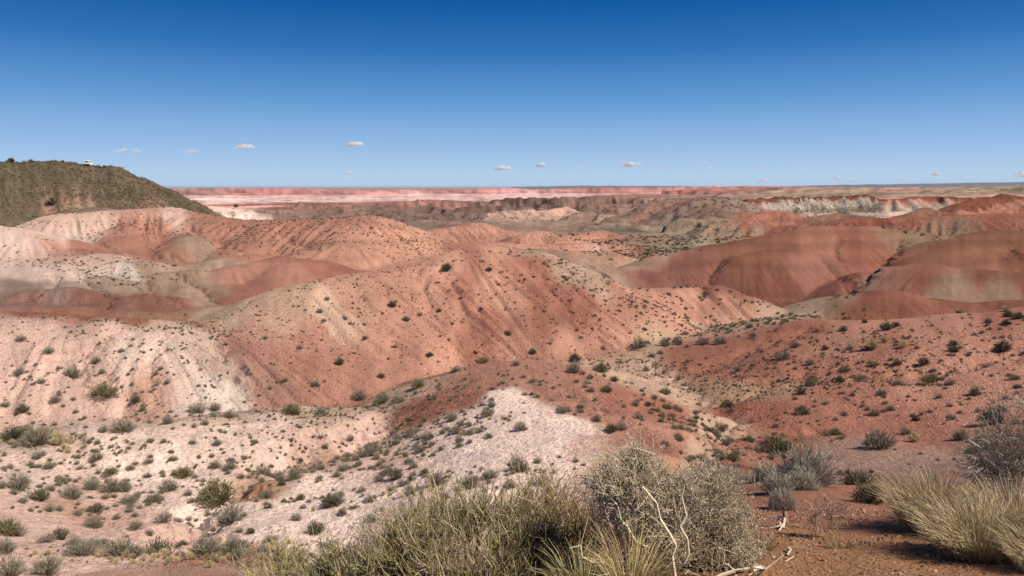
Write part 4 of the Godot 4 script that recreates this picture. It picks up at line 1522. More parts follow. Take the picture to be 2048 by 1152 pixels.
# ---------------------------------------------------------------- what nobody could count
# x, depth, half width, half depth, number, smallest, largest
var PATCHES := {
	"dot": [
		[-56.14, 115.81, 26, 7, 716, 0.15, 0.43], [-38.18, 113.07, 22, 6, 909, 0.15, 0.43], [-24.18, 108.10, 16, 6, 716, 0.15, 0.43],
		[-15.46, 102.73, 12, 6, 551, 0.15, 0.4], [-10.94, 105.54, 8, 5, 220, 0.18, 0.43], [-64.17, 110.72, 9, 9, 247, 0.15, 0.36],
		[-27.81, 102.43, 14, 7, 330, 0.15, 0.36], [-51.38, 79.16, 16, 5, 303, 0.15, 0.4], [-42.95, 75.46, 10, 4, 303, 0.15, 0.36],
		[-37.58, 70.01, 5, 4, 165, 0.18, 0.43], [5.49, 59.74, 12, 9, 440, 0.18, 0.43], [7.31, 57.97, 6, 6, 247, 0.18, 0.43],
		[75.44, 136.14, 10, 6, 50, 0.4, 0.9], [12.88, 57.97, 8, 4, 165, 0.12, 0.32], [4.67, 54.60, 8, 4, 137, 0.12, 0.29],
		[-4.21, 50.06, 10, 6, 165, 0.12, 0.29], [18.61, 122.23, 14, 10, 90, 0.4, 0.8], [2.63, 50.81, 10, 5, 192, 0.09, 0.25],
		[-8.20, 43.88, 11, 5, 247, 0.09, 0.25], [-6.98, 45.76, 14, 7, 260, 0.1, 0.28], [0.90, 50.81, 12, 7, 220, 0.1, 0.28],
		[19.63, 39.51, 9, 6, 300, 0.12, 0.3], [-17.43, 32.81, 9, 5, 160, 0.1, 0.25], [16.62, 38.69, 6, 5, 160, 0.1, 0.28],
		[39.65, 175.62, 26, 40, 1200, 0.5, 1.1], [30.94, 155.32, 14, 10, 300, 0.4, 0.9], [25.90, 144.55, 8, 6, 150, 0.4, 0.8],
		[-6.78, 422.42, 70, 60, 700, 0.7, 1.6], [-34.94, 421.16, 60, 50, 300, 0.7, 1.6], [107.74, 379.24, 60, 60, 700, 0.9, 1.8],
		[198.27, 439.20, 40, 18, 350, 0.8, 1.5], [169.40, 440.52, 30, 15, 160, 0.8, 1.5], [-11.81, 737.43, 150, 60, 500, 1.2, 2.4],
		[70.85, 603.34, 120, 80, 500, 1.2, 2.4], [-116.90, 540.04, 90, 50, 200, 1, 2],
	],
	"mesa": [
		[-207.62, 324.54, 70, 20, 900, 0.7, 1.6], [-187.43, 330.42, 60, 22, 1000, 0.7, 1.6], [-197.78, 307.50, 50, 25, 900, 0.6, 1.4],
		[-169.93, 334.41, 55, 20, 1000, 0.7, 1.5], [-176.92, 326.49, 50, 22, 800, 0.6, 1.3], [-156.68, 348.73, 40, 16, 700, 0.6, 1.3],
		[-208.54, 312.14, 50, 25, 800, 0.6, 1.4], [-127.84, 190.41, 25, 20, 350, 0.5, 1.2], [-197.54, 333.41, 80, 8, 500, 0.7, 1.5],
		[-163.02, 333.41, 40, 18, 500, 0.6, 1.3], [-148.54, 359.33, 22, 9, 250, 0.6, 1.2], [-220.81, 325.51, 60, 12, 300, 0.7, 1.6],
	],
	"bench": [
		[1599.21, 3553.95, 300, 260, 1300, 1.4, 2.6], [898.47, 1540.82, 300, 300, 1500, 1.4, 2.6], [935.18, 1425.37, 160, 240, 700, 1.4, 2.8],
		[1358.94, 3807.44, 180, 160, 500, 1.2, 2.4],
	],
	"s": [
		[-18.18, 34.32, 7, 3.5, 90, 0.12, 0.289, 0], [-19.92, 30.63, 4, 4, 90, 0.12, 0.289, 0], [-15.32, 30.63, 4.5, 2.5, 110, 0.12, 0.289, 0],
		[-14.33, 32.33, 3, 3, 40, 0.12, 0.255, 0], [-11.11, 19.31, 4.5, 1.6, 80, 0.1, 0.255, 8], [-8.12, 20.26, 4, 2, 110, 0.1, 0.255, 8],
		[-6.52, 23.18, 4, 1.6, 70, 0.12, 0.272, 11], [-8.96, 18.41, 4, 1.6, 100, 0.1, 0.289, 8], [-10.02, 15.75, 3, 1.6, 60, 0.1, 0.289, 1],
		[-7.97, 14.57, 3, 1.6, 70, 0.1, 0.255, 1], [-7.07, 16.09, 1.6, 1.6, 50, 0.1, 0.255, 9], [-4.13, 19.43, 3, 2, 110, 0.12, 0.34, 11],
		[-4.76, 17.65, 2.5, 1.5, 60, 0.12, 0.34, 11], [-1.89, 15.47, 3, 0.8, 26, 0.12, 0.289, 11], [-2.95, 20.75, 2.2, 2.2, 110, 0.14, 0.34, 11],
		[-1.92, 22.30, 1.8, 2, 34, 0.12, 0.272, 2], [-1.41, 27.58, 2.6, 2.4, 40, 0.12, 0.272, 12], [-5.26, 31.18, 4, 2, 70, 0.15, 0.3825, 11],
		[1.60, 30.54, 4, 3, 50, 0.15, 0.34, 3], [3.56, 24.98, 3.5, 4, 90, 0.15, 0.3825, 12], [7.87, 41.45, 5, 4, 90, 0.15, 0.3825, 4],
		[13.98, 54.44, 6, 6, 170, 0.2, 0.51, 4], [20.30, 65.35, 6, 7, 150, 0.2, 0.51, 5], [24.77, 70.65, 8, 8, 120, 0.25, 0.51, 5],
		[6.82, 24.76, 2.2, 3, 110, 0.14, 0.3825, 4], [13.12, 36.22, 5, 2.5, 110, 0.14, 0.34, 5], [16.89, 42.84, 6, 4, 110, 0.14, 0.34, 5],
		[21.15, 39.87, 7, 4, 150, 0.14, 0.34, 5], [22.27, 35.05, 5, 4, 130, 0.14, 0.34, 5], [15.37, 30.63, 5, 3, 110, 0.12, 0.34, 5],
		[17.96, 28.00, 3.5, 3, 90, 0.12, 0.34, 5], [9.69, 25.98, 3, 2.5, 90, 0.12, 0.34, 6], [6.55, 19.66, 2.2, 2, 80, 0.12, 0.34, 6],
		[11.07, 20.38, 3, 2, 50, 0.08, 0.2125, 6], [-9.76, 39.16, 8, 5, 120, 0.1, 0.255, 3], [-3.84, 45.35, 8, 5, 120, 0.1, 0.255, 3],
		[-12.96, 40.96, 4, 3, 50, 0.1, 0.255, 3], [-21.40, 35.90, 7, 2, 60, 0.12, 0.2975, 0], [0.15, 13.77, 1.4, 0.8, 14, 0.12, 0.255, 2],
		[-8.80, 16.13, 4, 1.6, 70, 0.12, 0.289, 1], [-4.90, 14.97, 2, 1.4, 20, 0.12, 0.255, 9], [-5.78, 11.23, 3, 0.6, 50, 0.16, 0.357, 10],
		[-4.77, 11.09, 2, 0.5, 30, 0.16, 0.357, 10], [-6.66, 22.57, 4, 1.4, 40, 0.1, 0.221, 11],
	],
	"grass": [
		[-4.75, 11.06, 1.6, 0.6, 170, 0.08, 0.2, 10], [-5.50, 10.67, 1.6, 0.6, 150, 0.08, 0.2, 10], [-4.04, 21.13, 3.4, 2, 240, 0.1, 0.26, 11],
		[-3.83, 24.61, 2.5, 2, 170, 0.1, 0.26, 11], [-1.48, 14.66, 2.4, 0.7, 70, 0.1, 0.2, 2], [-8.03, 24.98, 2.5, 1.2, 140, 0.1, 0.26, 11],
		[-5.43, 28.59, 3, 1.5, 150, 0.1, 0.26, 11], [7.59, 39.99, 4, 2.5, 260, 0.12, 0.3, 4], [6.89, 44.41, 3, 1.5, 120, 0.12, 0.3, 4],
		[6.41, 23.25, 1.4, 2.2, 170, 0.1, 0.28, 4], [11.91, 34.12, 5, 2, 260, 0.1, 0.28, 5], [16.06, 57.97, 5, 5, 200, 0.15, 0.35, 4],
		[-15.59, 38.46, 2, 1, 60, 0.15, 0.3, 0], [-18.83, 37.10, 5, 0.8, 120, 0.15, 0.3, 0], [-13.13, 19.54, 2.5, 0.8, 150, 0.12, 0.3, 8],
		[30.46, 66.14, 6, 1, 60, 0.15, 0.4, 5], [11.39, 36.22, 3, 1.2, 120, 0.12, 0.3, 5], [18.01, 34.63, 5, 0.9, 120, 0.1, 0.28, 5],
	],
	"w": [
		[-7.18, 47.15, 13, 8, 5200, 0.02, 0.07], [-2.55, 50.81, 9, 6, 2600, 0.02, 0.07], [-9.36, 42.33, 8, 5, 2200, 0.02, 0.07],
		[0.88, 49.61, 9, 6, 3000, 0.02, 0.075], [6.25, 52.05, 8, 6, 1500, 0.02, 0.06], [-11.16, 43.88, 3, 3, 1500, 0.02, 0.07],
		[-3.73, 43.88, 10, 3, 1300, 0.02, 0.06], [22.27, 35.05, 6, 5, 4095, 0.033, 0.1024], [19.52, 28.93, 4, 4, 2340, 0.026, 0.0896],
		[20.55, 38.69, 7, 5, 2340, 0.026, 0.084], [15.37, 30.63, 5, 3, 2145, 0.026, 0.072], [17.62, 41.08, 5, 4, 780, 0.026, 0.072],
		[11.07, 20.38, 4, 2.5, 1125, 0.012, 0.032], [12.00, 25.51, 4, 2, 675, 0.015, 0.036], [11.18, 38.12, 6, 5, 700, 0.02, 0.06],
		[3.74, 23.89, 4, 5, 800, 0.02, 0.05], [0.46, 25.82, 3, 3, 600, 0.02, 0.05], [-9.40, 18.52, 4, 2, 1200, 0.012, 0.04],
		[-6.89, 16.48, 2, 2, 900, 0.012, 0.04], [-0.92, 17.81, 3, 3, 700, 0.012, 0.035], [-10.77, 33.71, 5, 4, 700, 0.02, 0.05],
		[-6.52, 22.03, 4, 2, 500, 0.015, 0.04],
	],
}

func scatter(called: String, meshes: Array, patches: Array, material: Material, label: String, category: String, tones: Array, squash: float, piece: String, kind := "", singled := 0) -> void:
	var places := []
	for p in patches:
		for k in int(p[4]):
			var a := rng.randf() * TAU
			var r := pow(rng.randf(), 0.62) * 1.25
			# plants gather where the ground is a little moister
			var x: float = p[0] + cos(a) * r * p[2]
			var d: float = p[1] + sin(a) * r * p[3]
			if mid_noise.get_noise_2d(x * 1.7 / p[2] + p[0], d * 1.7 / p[3]) < rng.randf_range(-0.55, 0.25):
				continue
			if d < 3.0 or absf(x) > SPREAD * (d + 2.0):
				continue
			var size := lerpf(p[5], p[6], pow(rng.randf(), 1.8))
			places.append([x, d, size, int(p[7]) if p.size() > 7 else 0])
	places.sort_custom(func(a, b): return a[2] / a[1] > b[2] / b[1])
	for k in mini(singled, places.size()):
		var p: Array = places[k]
		var look: Array = SHRUB_LOOKS[kind]
		var s: float = p[2]
		single(look[0], meshes[k % meshes.size()], Vector3(p[0], ground_y(p[0], p[1]), -p[1]), rng.randf() * TAU, Vector3(s, s * rng.randf_range(0.75, 1.1), s), ("tiny " if s < 0.42 else "") + look[1] + SLOPES[p[3]], look[2], look[0].replace("_", " ") + " plants " + SLOPES[p[3]])
	places = places.slice(singled)
	var mass := Node3D.new()
	mass.name = called
	mass.set_meta("kind", "stuff")
	mass.set_meta("label", label)
	mass.set_meta("category", category)
	add_child(mass, true)
	for m in meshes.size():
		var mine := []
		for k in range(m, places.size(), meshes.size()):
			mine.append(places[k])
		var mm := MultiMesh.new()
		mm.transform_format = MultiMesh.TRANSFORM_3D
		mm.use_colors = true
		mm.mesh = meshes[m]
		mm.instance_count = mine.size()
		for k in mine.size():
			var p: Array = mine[k]
			var b := Basis.from_euler(Vector3(rng.randf_range(-0.15, 0.15), rng.randf() * TAU, rng.randf_range(-0.15, 0.15)))
			if squash > 0.0:
				b = Basis.from_euler(Vector3(rng.randf() * TAU, rng.randf() * TAU, rng.randf() * TAU))
			var s: float = p[2]
			b = b.scaled_local(Vector3(s, s * rng.randf_range(0.7, 1.1), s * rng.randf_range(0.8, 1.1)))
			mm.set_instance_transform(k, Transform3D(b, Vector3(p[0], ground_y(p[0], p[1]) + squash * s, -p[1])))
			var t: Color = tones[rng.randi() % tones.size()]
			mm.set_instance_color(k, t * rng.randf_range(0.82, 1.12))
		var o := MultiMeshInstance3D.new()
		o.name = piece
		o.multimesh = mm
		o.material_override = material
		o.set_meta("kind", "stuff")
		mass.add_child(o, true)

func scatter_small_plants() -> void:
	var plain := [Color(1, 1, 1), Color(0.9, 0.88, 0.86), Color(1.1, 1.06, 1.0)]
	scatter("far_shrubs", bushes["dot"], PATCHES["dot"], plant_material, "tiny dark shrubs dotted over the far hills and flats", "shrubs", plain, 0.0, "clump")
	scatter("mesa_scrub", bushes["mesa"], PATCHES["mesa"], plant_material, "dense olive scrub covering the flank of the dark mesa", "scrub", plain, 0.0, "clump")
	scatter("plain_scrub", bushes["bench"], PATCHES["bench"], plant_material, "green scrub covering the far flat bench", "scrub", plain, 0.0, "clump")
	scatter("low_plants", bushes["s"].slice(0, 3), PATCHES["s"], plant_material, "small low grey plants scattered over the near slopes", "plants", plain, 0.0, "clump", "s", 165)
	scatter("dry_grass", bushes["g"].slice(0, 3), PATCHES["grass"], plant_material, "short dry grass along the gullies and the wash", "grass", [Color(0.62, 0.64, 0.70), Color(0.5, 0.54, 0.6), Color(0.76, 0.74, 0.76)], 0.0, "tuft", "g", 150)

var stone_shapes := []

func scatter_stones() -> void:
	var shapes := stone_shapes
	for k in 3:
		var s := Sprigs.new()
		var ring := []
		var top := Vector3(rng.randf_range(-0.1, 0.1), rng.randf_range(0.25, 0.4), rng.randf_range(-0.1, 0.1))
		var low := -top
		for q in 6:
			var a := TAU * q / 6.0
			ring.append(Vector3(cos(a), rng.randf_range(-0.25, 0.25), sin(a)) * rng.randf_range(0.36, 0.6))
		for q in 6:
			s.tri(ring[q], top, ring[(q + 1) % 6], Color.WHITE)
			s.tri(ring[(q + 1) % 6], low, ring[q], Color.WHITE)
		shapes.append(s.mesh())
	var stone := StandardMaterial3D.new()
	stone.vertex_color_use_as_albedo = true
	stone.roughness = 0.85
	scatter("stone_chips", shapes, PATCHES["w"], stone, "pale angular stone chips strewn over the red slopes", "stones", [Color(0.52, 0.38, 0.31), Color(0.46, 0.31, 0.245), Color(0.38, 0.22, 0.165), Color(0.60, 0.48, 0.41), Color(0.32, 0.165, 0.12), Color(0.40, 0.25, 0.19)], 0.05, "chip")

# ---------------------------------------------------------------- plants and dead wood on the bank in front
func thing(called: String, at: Vector3, label: String, category: String, group := "") -> Node3D:
	var o := Node3D.new()
	o.name = called
	o.position = at
	o.set_meta("label", label)
	o.set_meta("category", category)
	if group:
		o.set_meta("group", group)
	add_child(o, true)
	return o

func part(called: String, s: Sprigs, m: Material, parent: Node3D) -> MeshInstance3D:
	var o := MeshInstance3D.new()
	o.name = called
	o.mesh = s.mesh()
	o.material_override = m
	parent.add_child(o, true)
	return o

func on_ground(x: float, d: float) -> Vector3:
	return Vector3(x, ground_y(x, d) - 0.015, -d)

func jitter(r: float) -> Vector3:
	return Vector3(rng.randf_range(-r, r), rng.randf_range(-r, r), rng.randf_range(-r, r))

func twig(s: Sprigs, from: Vector3, dir: Vector3, length: float, r: float, col: Color) -> Vector3:
	var bend := (dir + jitter(0.28)).normalized()
	var mid := from + bend * length * 0.5
	var end := mid + (bend + jitter(0.3)).normalized() * length * 0.5
	s.stem(from, mid, r, r * 0.85, col)
	s.stem(mid, end, r * 0.85, r * 0.45, col)
	return end

# a broom of thin jointed stems
func broom_bush(at: Vector3, wide: float, tall: float, limbs: int, label: String, green_a: Color, green_b: Color) -> void:
	var o := thing("broom_bush", at, label, "bush")
	var wood := Sprigs.new()
	var green := Sprigs.new()
	var dead := Sprigs.new()
	for k in limbs:
		var a := rng.randf() * TAU
		var r := sqrt(rng.randf())
		var foot := Vector3(cos(a), 0, sin(a)) * r * wide * 0.30
		var out := (Vector3(cos(a) * r * 0.75, 1.0, sin(a) * r * 0.75) + jitter(0.16)).normalized()
		var reach := tall * (1.0 - 0.30 * r * r) * rng.randf_range(0.72, 1.06)
		var fork := foot + out * reach * 0.30
		wood.limb([foot + Vector3(0, -0.05, 0), foot.lerp(fork, 0.5) + jitter(0.02), fork], 0.006, 0.004, between(Color(0.26, 0.21, 0.15), Color(0.15, 0.115, 0.08)))
		for q in 11:
			var d1 := (out + jitter(0.65)).normalized()
			var start := foot.lerp(fork, rng.randf_range(0.5, 1.0))
			var tone := between(green_a, green_b)
			var fork_2 := twig(green, start, d1, reach * rng.randf_range(0.25, 0.5), 0.0028, tone)
			for w in 6:
				var d2 := (d1 * 0.6 + Vector3.UP * 0.45 + jitter(0.6)).normalized()
				var b := start.lerp(fork_2, rng.randf_range(0.25, 1.0))
				if rng.randf() < 0.26:
					twig(dead, b, d2 + jitter(0.5), reach * rng.randf_range(0.12, 0.36), 0.0018, between(Color(0.46, 0.37, 0.24), Color(0.34, 0.30, 0.24)))
				else:
					twig(green, b, d2, reach * rng.randf_range(0.09, 0.25), 0.0023, between(green_a, green_b))
	part("woody_base", wood, plant_material, o)
	part("green_stems", green, plant_material, o)
	part("dead_twigs", dead, plant_material, o)

# a woody bush of pale limbs and small grey leaves, its crown made of several masses
func woody_bush(called: String, at: Vector3, masses: Array, limbs: Array, leaves: int, label: String, bark: Color, leaf_a: Color, leaf_b: Color) -> void:
	var o := thing(called, at, label, "bush")
	var twigs := Sprigs.new()
	var foliage := Sprigs.new()
	var joints := []
	for l in limbs:
		var b := Sprigs.new()
		var pts := []
		for q in range(1, l.size()):
			pts.append(l[q] + jitter(0.012))
		var fine := []
		for q in pts.size() - 1:
			for w in 3:
				fine.append(pts[q].lerp(pts[q + 1], w / 3.0) + jitter(0.026))
		fine.append(pts[pts.size() - 1])
		b.limb(fine, l[0], l[0] * 0.35, between(bark, bark))
		joints.append_array(fine)
		part("branch", b, plant_material, o)
	for m in masses:
		var centre: Vector3 = m[0]
		var size: Vector3 = m[1]
		for k in int(m[2]):
			var dir := Vector3(rng.randfn(), rng.randfn(), rng.randfn()).normalized()
			var p := centre + dir * size * pow(rng.randf(), 0.45)
			var near: Vector3 = joints[0]
			for t in 9:
				var j: Vector3 = joints[rng.randi() % joints.size()]
				if j.distance_squared_to(p) < near.distance_squared_to(p):
					near = j
			var go := ((p - near).normalized() + dir * 0.6 + Vector3.UP * 0.5).normalized()
			var from := p - go * rng.randf_range(0.08, 0.2)
			var tone := between(bark * 0.85, bark * 0.4)
			if rng.randf() < 0.03:
				twigs.stem(near, from, 0.0028, 0.002, tone)
			var end := twig(twigs, from, go, from.distance_to(p) * 1.1, 0.0021, tone)
			for q in 2:
				var side := from.lerp(end, rng.randf_range(0.3, 0.9))
				var tip := twig(twigs, side, go + jitter(0.9), rng.randf_range(0.03, 0.09), 0.0014, between(bark * 0.8, bark * 0.45))
				for w in leaves:
					foliage.leaf(side.lerp(tip, rng.randf()), (go + jitter(0.9)).normalized(), rng.randf_range(0.005, 0.010), between(leaf_a, leaf_b))
			for w in leaves:
				foliage.leaf(from.lerp(end, rng.randf_range(0.2, 1.0)), (go + jitter(0.9)).normalized(), rng.randf_range(0.005, 0.011), between(leaf_a, leaf_b))
	part("twigs", twigs, plant_material, o)
	if leaves > 0:
		part("leaves", foliage, leaf_material, o)

func grass_tuft(at: Vector3, wide: float, tall: float, blades: int, lean: Vector3, label: String, pale: Color, dull: Color, group := "") -> void:
	var o := thing("grass_tuft", at, label, "grass tuft", group)
	var s := Sprigs.new()
	var old := Sprigs.new()
	for k in blades:
		var a := rng.randf() * TAU
		var r := sqrt(rng.randf())
		var foot := Vector3(cos(a), 0, sin(a)) * r * wide * 0.28
		foot.y = -0.04
		var out := Vector3(cos(a), 0, sin(a)) * (r * 0.75 + rng.randf_range(-0.15, 0.25)) + lean + jitter(0.08)
		var h := tall * rng.randf_range(0.55, 1.08)
		var mid := foot + (Vector3.UP + out * 0.5).normalized() * h * 0.5
		var up := mid + (Vector3.UP * 0.9 + out * 0.95).normalized() * h * 0.32
		var tip := up + (Vector3.UP * 0.6 + out * 1.35 + jitter(0.25)).normalized() * h * 0.24
		var turn := rng.randf() * TAU
		var col := between(pale, dull)
		var into := old if k % 6 == 0 else s
		if k % 6 == 0:
			col = between(dull * 0.75, dull * 0.5)
		into.strip(foot, mid, 0.0030, 0.0026, turn, col)
		into.strip(mid, up, 0.0026, 0.0020, turn, col)
		into.strip(up, tip, 0.0020, 0.0008, turn, col)
	part("blades", s, leaf_material, o)
	part("old_blades", old, leaf_material, o)

func bent_line(a: Vector3, b: Vector3, sway: float, n: int) -> Array:
	var pts := []
	for k in n + 1:
		pts.append(a.lerp(b, k / float(n)) + (jitter(sway) if k > 0 and k < n else Vector3.ZERO))
	return pts

func plant_foreground() -> void:
	var olive_a := Color(0.225, 0.19, 0.09)
	var olive_b := Color(0.10, 0.092, 0.042)
	broom_bush(on_ground(-0.30, 4.25), 1.25, 0.82, 64, "large olive green broom bush beside the tall grey leaved bush", olive_a, olive_b)
	broom_bush(on_ground(0.18, 4.5), 0.75, 0.84, 26, "amber tinged broom bush between the big green and grey bushes", Color(0.27, 0.185, 0.082), Color(0.13, 0.098, 0.044))
	broom_bush(on_ground(-0.92, 4.0), 0.6, 0.46, 26, "low green broom bush under the bare grey twigs", Color(0.17, 0.16, 0.075), Color(0.085, 0.086, 0.038))
	broom_bush(on_ground(-1.38, 4.3), 0.42, 0.50, 9, "thin straggling green bush with a few long stems", Color(0.27, 0.235, 0.11), Color(0.18, 0.16, 0.07))
	# tall grey leaved bush
	var at := on_ground(0.83, 3.95)
	var bark := Color(0.60, 0.515, 0.39)
	woody_bush("saltbush_tall", at, [
			[Vector3(0.03, 0.32, 0.0), Vector3(0.44, 0.32, 0.34), 1700],
			[Vector3(-0.18, 0.52, -0.05), Vector3(0.25, 0.20, 0.24), 480],
			[Vector3(0.26, 0.44, 0.0), Vector3(0.25, 0.22, 0.26), 620],
			[Vector3(-0.12, 0.68, -0.05), Vector3(0.15, 0.16, 0.12), 80],
			[Vector3(-0.36, 0.56, 0.0), Vector3(0.15, 0.16, 0.15), 90],
			[Vector3(0.40, 0.22, 0.05), Vector3(0.20, 0.2, 0.2), 300],
		], [
			[0.011, Vector3(-0.02, -0.05, 0.05), Vector3(0.03, 0.2, 0.36), Vector3(-0.03, 0.42, 0.38), Vector3(-0.14, 0.60, 0.22)],
			[0.009, Vector3(0.02, -0.05, 0.05), Vector3(-0.06, 0.22, 0.2), Vector3(-0.2, 0.36, 0.2), Vector3(-0.32, 0.5, 0.1)],
			[0.010, Vector3(0.03, -0.05, 0.0), Vector3(0.16, 0.2, 0.05), Vector3(0.26, 0.42, 0.0), Vector3(0.34, 0.62, 0.0)],
			[0.010, Vector3(0.0, -0.05, 0.12), Vector3(0.2, 0.03, 0.3), Vector3(0.42, 0.12, 0.32), Vector3(0.6, 0.22, 0.25)],
			[0.008, Vector3(0.0, -0.05, 0.0), Vector3(0.02, 0.3, -0.1), Vector3(-0.08, 0.52, -0.08), Vector3(-0.15, 0.74, -0.05)],
			[0.007, Vector3(0.0, 0.0, 0.1), Vector3(0.07, 0.26, 0.38), Vector3(0.04, 0.44, 0.38), Vector3(0.06, 0.62, 0.26)],
			[0.007, Vector3(-0.05, 0.0, 0.1), Vector3(-0.22, 0.12, 0.28), Vector3(-0.42, 0.2, 0.25), Vector3(-0.52, 0.24, 0.2)],
		], 3, "tall grey leaved bush with pale bare branches on the bank", bark, Color(0.64, 0.545, 0.36), Color(0.42, 0.36, 0.235))
	# bare grey bush behind the straw grass
	woody_bush("bare_bush", on_ground(3.62, 4.95), [
			[Vector3(-0.05, 0.55, 0.0), Vector3(0.42, 0.42, 0.36), 760],
			[Vector3(-0.32, 0.42, 0.05), Vector3(0.26, 0.30, 0.22), 300],
			[Vector3(0.3, 0.5, 0.0), Vector3(0.32, 0.42, 0.3), 300],
		], [
			[0.008, Vector3(0.1, -0.05, 0.0), Vector3(0.0, 0.3, 0.05), Vector3(-0.2, 0.6, 0.0), Vector3(-0.35, 0.85, 0.0)],
			[0.008, Vector3(0.1, -0.05, 0.0), Vector3(-0.1, 0.2, 0.1), Vector3(-0.3, 0.4, 0.1), Vector3(-0.5, 0.62, 0.05)],
			[0.008, Vector3(0.12, -0.05, 0.0), Vector3(0.15, 0.35, 0.05), Vector3(0.1, 0.7, 0.0), Vector3(0.05, 1.0, 0.0)],
			[0.008, Vector3(0.12, -0.05, 0.0), Vector3(0.3, 0.3, 0.0), Vector3(0.4, 0.6, 0.0), Vector3(0.5, 0.9, 0.0)],
		], 1, "bare grey twiggy bush behind the straw grass tufts", Color(0.50, 0.44, 0.35), Color(0.34, 0.31, 0.21), Color(0.24, 0.22, 0.15))
	# dead grey twigs that stick out of the broom bushes
	woody_bush("dead_bush", on_ground(-0.78, 4.6), [
			[Vector3(0.0, 0.34, 0.0), Vector3(0.34, 0.24, 0.2), 330],
			[Vector3(0.3, 0.36, 0.0), Vector3(0.2, 0.2, 0.16), 130],
		], [
			[0.006, Vector3(0.0, -0.05, 0.0), Vector3(-0.1, 0.2, 0.05), Vector3(-0.3, 0.42, 0.0)],
			[0.006, Vector3(0.05, -0.05, 0.0), Vector3(0.1, 0.25, 0.05), Vector3(0.16, 0.55, 0.0)],
			[0.006, Vector3(0.05, -0.05, 0.0), Vector3(0.25, 0.2, 0.05), Vector3(0.42, 0.42, 0.0)],
		], 0, "dead bush of bare grey twigs behind the green broom bush", Color(0.48, 0.43, 0.36), Color(0.3, 0.3, 0.2), Color(0.3, 0.3, 0.2))
	for p in [[-1.50, 4.6, 0.34, "thin sprig of bare brown stems beside the straggling green bush"], [-1.12, 4.3, 0.40, "taller bare brown sprig between two low green bushes"], [-1.9, 5.0, 0.30, "short bare sprig standing farthest along the red bank edge"]]:
		woody_bush("dead_sprig", on_ground(p[0], p[1]), [[Vector3(0, p[2] * 0.7, 0), Vector3(0.16, 0.14, 0.12), 34]], [
				[0.004, Vector3(0, -0.04, 0), Vector3(-0.05, p[2] * 0.5, 0), Vector3(-0.12, p[2], 0)],
				[0.004, Vector3(0, -0.04, 0), Vector3(0.05, p[2] * 0.5, 0.03), Vector3(0.1, p[2] * 1.1, 0)],
				[0.004, Vector3(0, -0.04, 0), Vector3(0.0, p[2] * 0.5, -0.03), Vector3(-0.02, p[2] * 1.2, 0)],
			], 0, p[3], Color(0.34, 0.27, 0.19), Color.BLACK, Color.BLACK)
	# straw grass
	var pale := Color(0.64, 0.54, 0.36)
	var dull := Color(0.36, 0.28, 0.165)
	grass_tuft(on_ground(2.84, 4.75), 0.60, 0.42, 2600, Vector3(-0.12, 0, 0), "thick golden grass tuft beside the bare brown ground", pale, dull)
	grass_tuft(on_ground(2.56, 3.9), 0.56, 0.35, 2300, Vector3(-0.25, 0, 0.05), "golden grass tuft leaning over its own dark shadow", pale, dull)
	grass_tuft(on_ground(2.98, 4.2), 0.55, 0.38, 1800, Vector3(-0.1, 0, 0), "golden grass tuft mixed with the bare grey bush", pale, dull)
	grass_tuft(on_ground(2.72, 3.5), 0.55, 0.27, 1800, Vector3(-0.15, 0, 0), "pale grass tuft at the foot of the golden tufts", pale, dull)
	grass_tuft(on_ground(0.56, 3.3), 0.15, 0.44, 420, Vector3(0.05, 0, 0), "tall straw grass tuft in front of the grey leaved bush", Color(0.58, 0.47, 0.25), Color(0.40, 0.33, 0.17))
	grass_tuft(on_ground(0.34, 3.4), 0.20, 0.34, 420, Vector3(-0.05, 0, 0), "greenish straw grass tuft at the edge of the broom bush", Color(0.50, 0.44, 0.24), Color(0.33, 0.30, 0.15))
	grass_tuft(on_ground(1.52, 4.35), 0.26, 0.15, 240, Vector3(-0.2, 0, 0), "small olive grass tuft beside the fallen pale branch", Color(0.40, 0.34, 0.18), Color(0.25, 0.21, 0.11))
	grass_tuft(on_ground(1.98, 4.25), 0.16, 0.12, 130, Vector3(-0.1, 0, 0), "tiny grass tuft alone on the brown ground", Color(0.34, 0.29, 0.15), Color(0.22, 0.19, 0.10))
	woody_bush("twig_plant", on_ground(2.06, 4.65), [[Vector3(0, 0.2, 0), Vector3(0.16, 0.14, 0.12), 60]], [
			[0.003, Vector3(0, -0.03, 0), Vector3(-0.06, 0.14, 0), Vector3(-0.14, 0.28, 0)],
			[0.003, Vector3(0, -0.03, 0), Vector3(0.03, 0.16, 0), Vector3(0.02, 0.36, 0)],
			[0.003, Vector3(0, -0.03, 0), Vector3(0.08, 0.12, 0), Vector3(0.18, 0.24, 0)],
		], 0, "thin dead twig plant standing on the brown ground", Color(0.50, 0.38, 0.28), Color.BLACK, Color.BLACK)
	# crumbs of soil and litter on the bank
	var crumb := StandardMaterial3D.new()
	crumb.vertex_color_use_as_albedo = true
	crumb.roughness = 1.0
	scatter("soil_crumbs", stone_shapes, [[1.9, 4.8, 1.3, 1.3, 3600, 0.004, 0.03], [1.3, 3.9, 0.9, 0.7, 1400, 0.004, 0.02], [-2.6, 7.6, 2.2, 1.6, 1600, 0.006, 0.03], [1.8, 5.6, 1.0, 0.5, 1400, 0.004, 0.025]], crumb, "crumbs of red brown soil on the bank", "soil", [Color(0.30, 0.15, 0.09), Color(0.22, 0.11, 0.07), Color(0.40, 0.24, 0.16), Color(0.16, 0.09, 0.06)], 0.1, "crumb")
	# weathered root stump
	var root := thing("root_stump", on_ground(1.93, 5.0), "weathered pale root stump with twisted roots on the brown ground", "stump")
	var core := Sprigs.new()
	core.limb([Vector3(0, -0.03, 0), Vector3(0.01, 0.05, 0), Vector3(0.0, 0.12, -0.02)], 0.03, 0.014, Color(0.20, 0.15, 0.11))
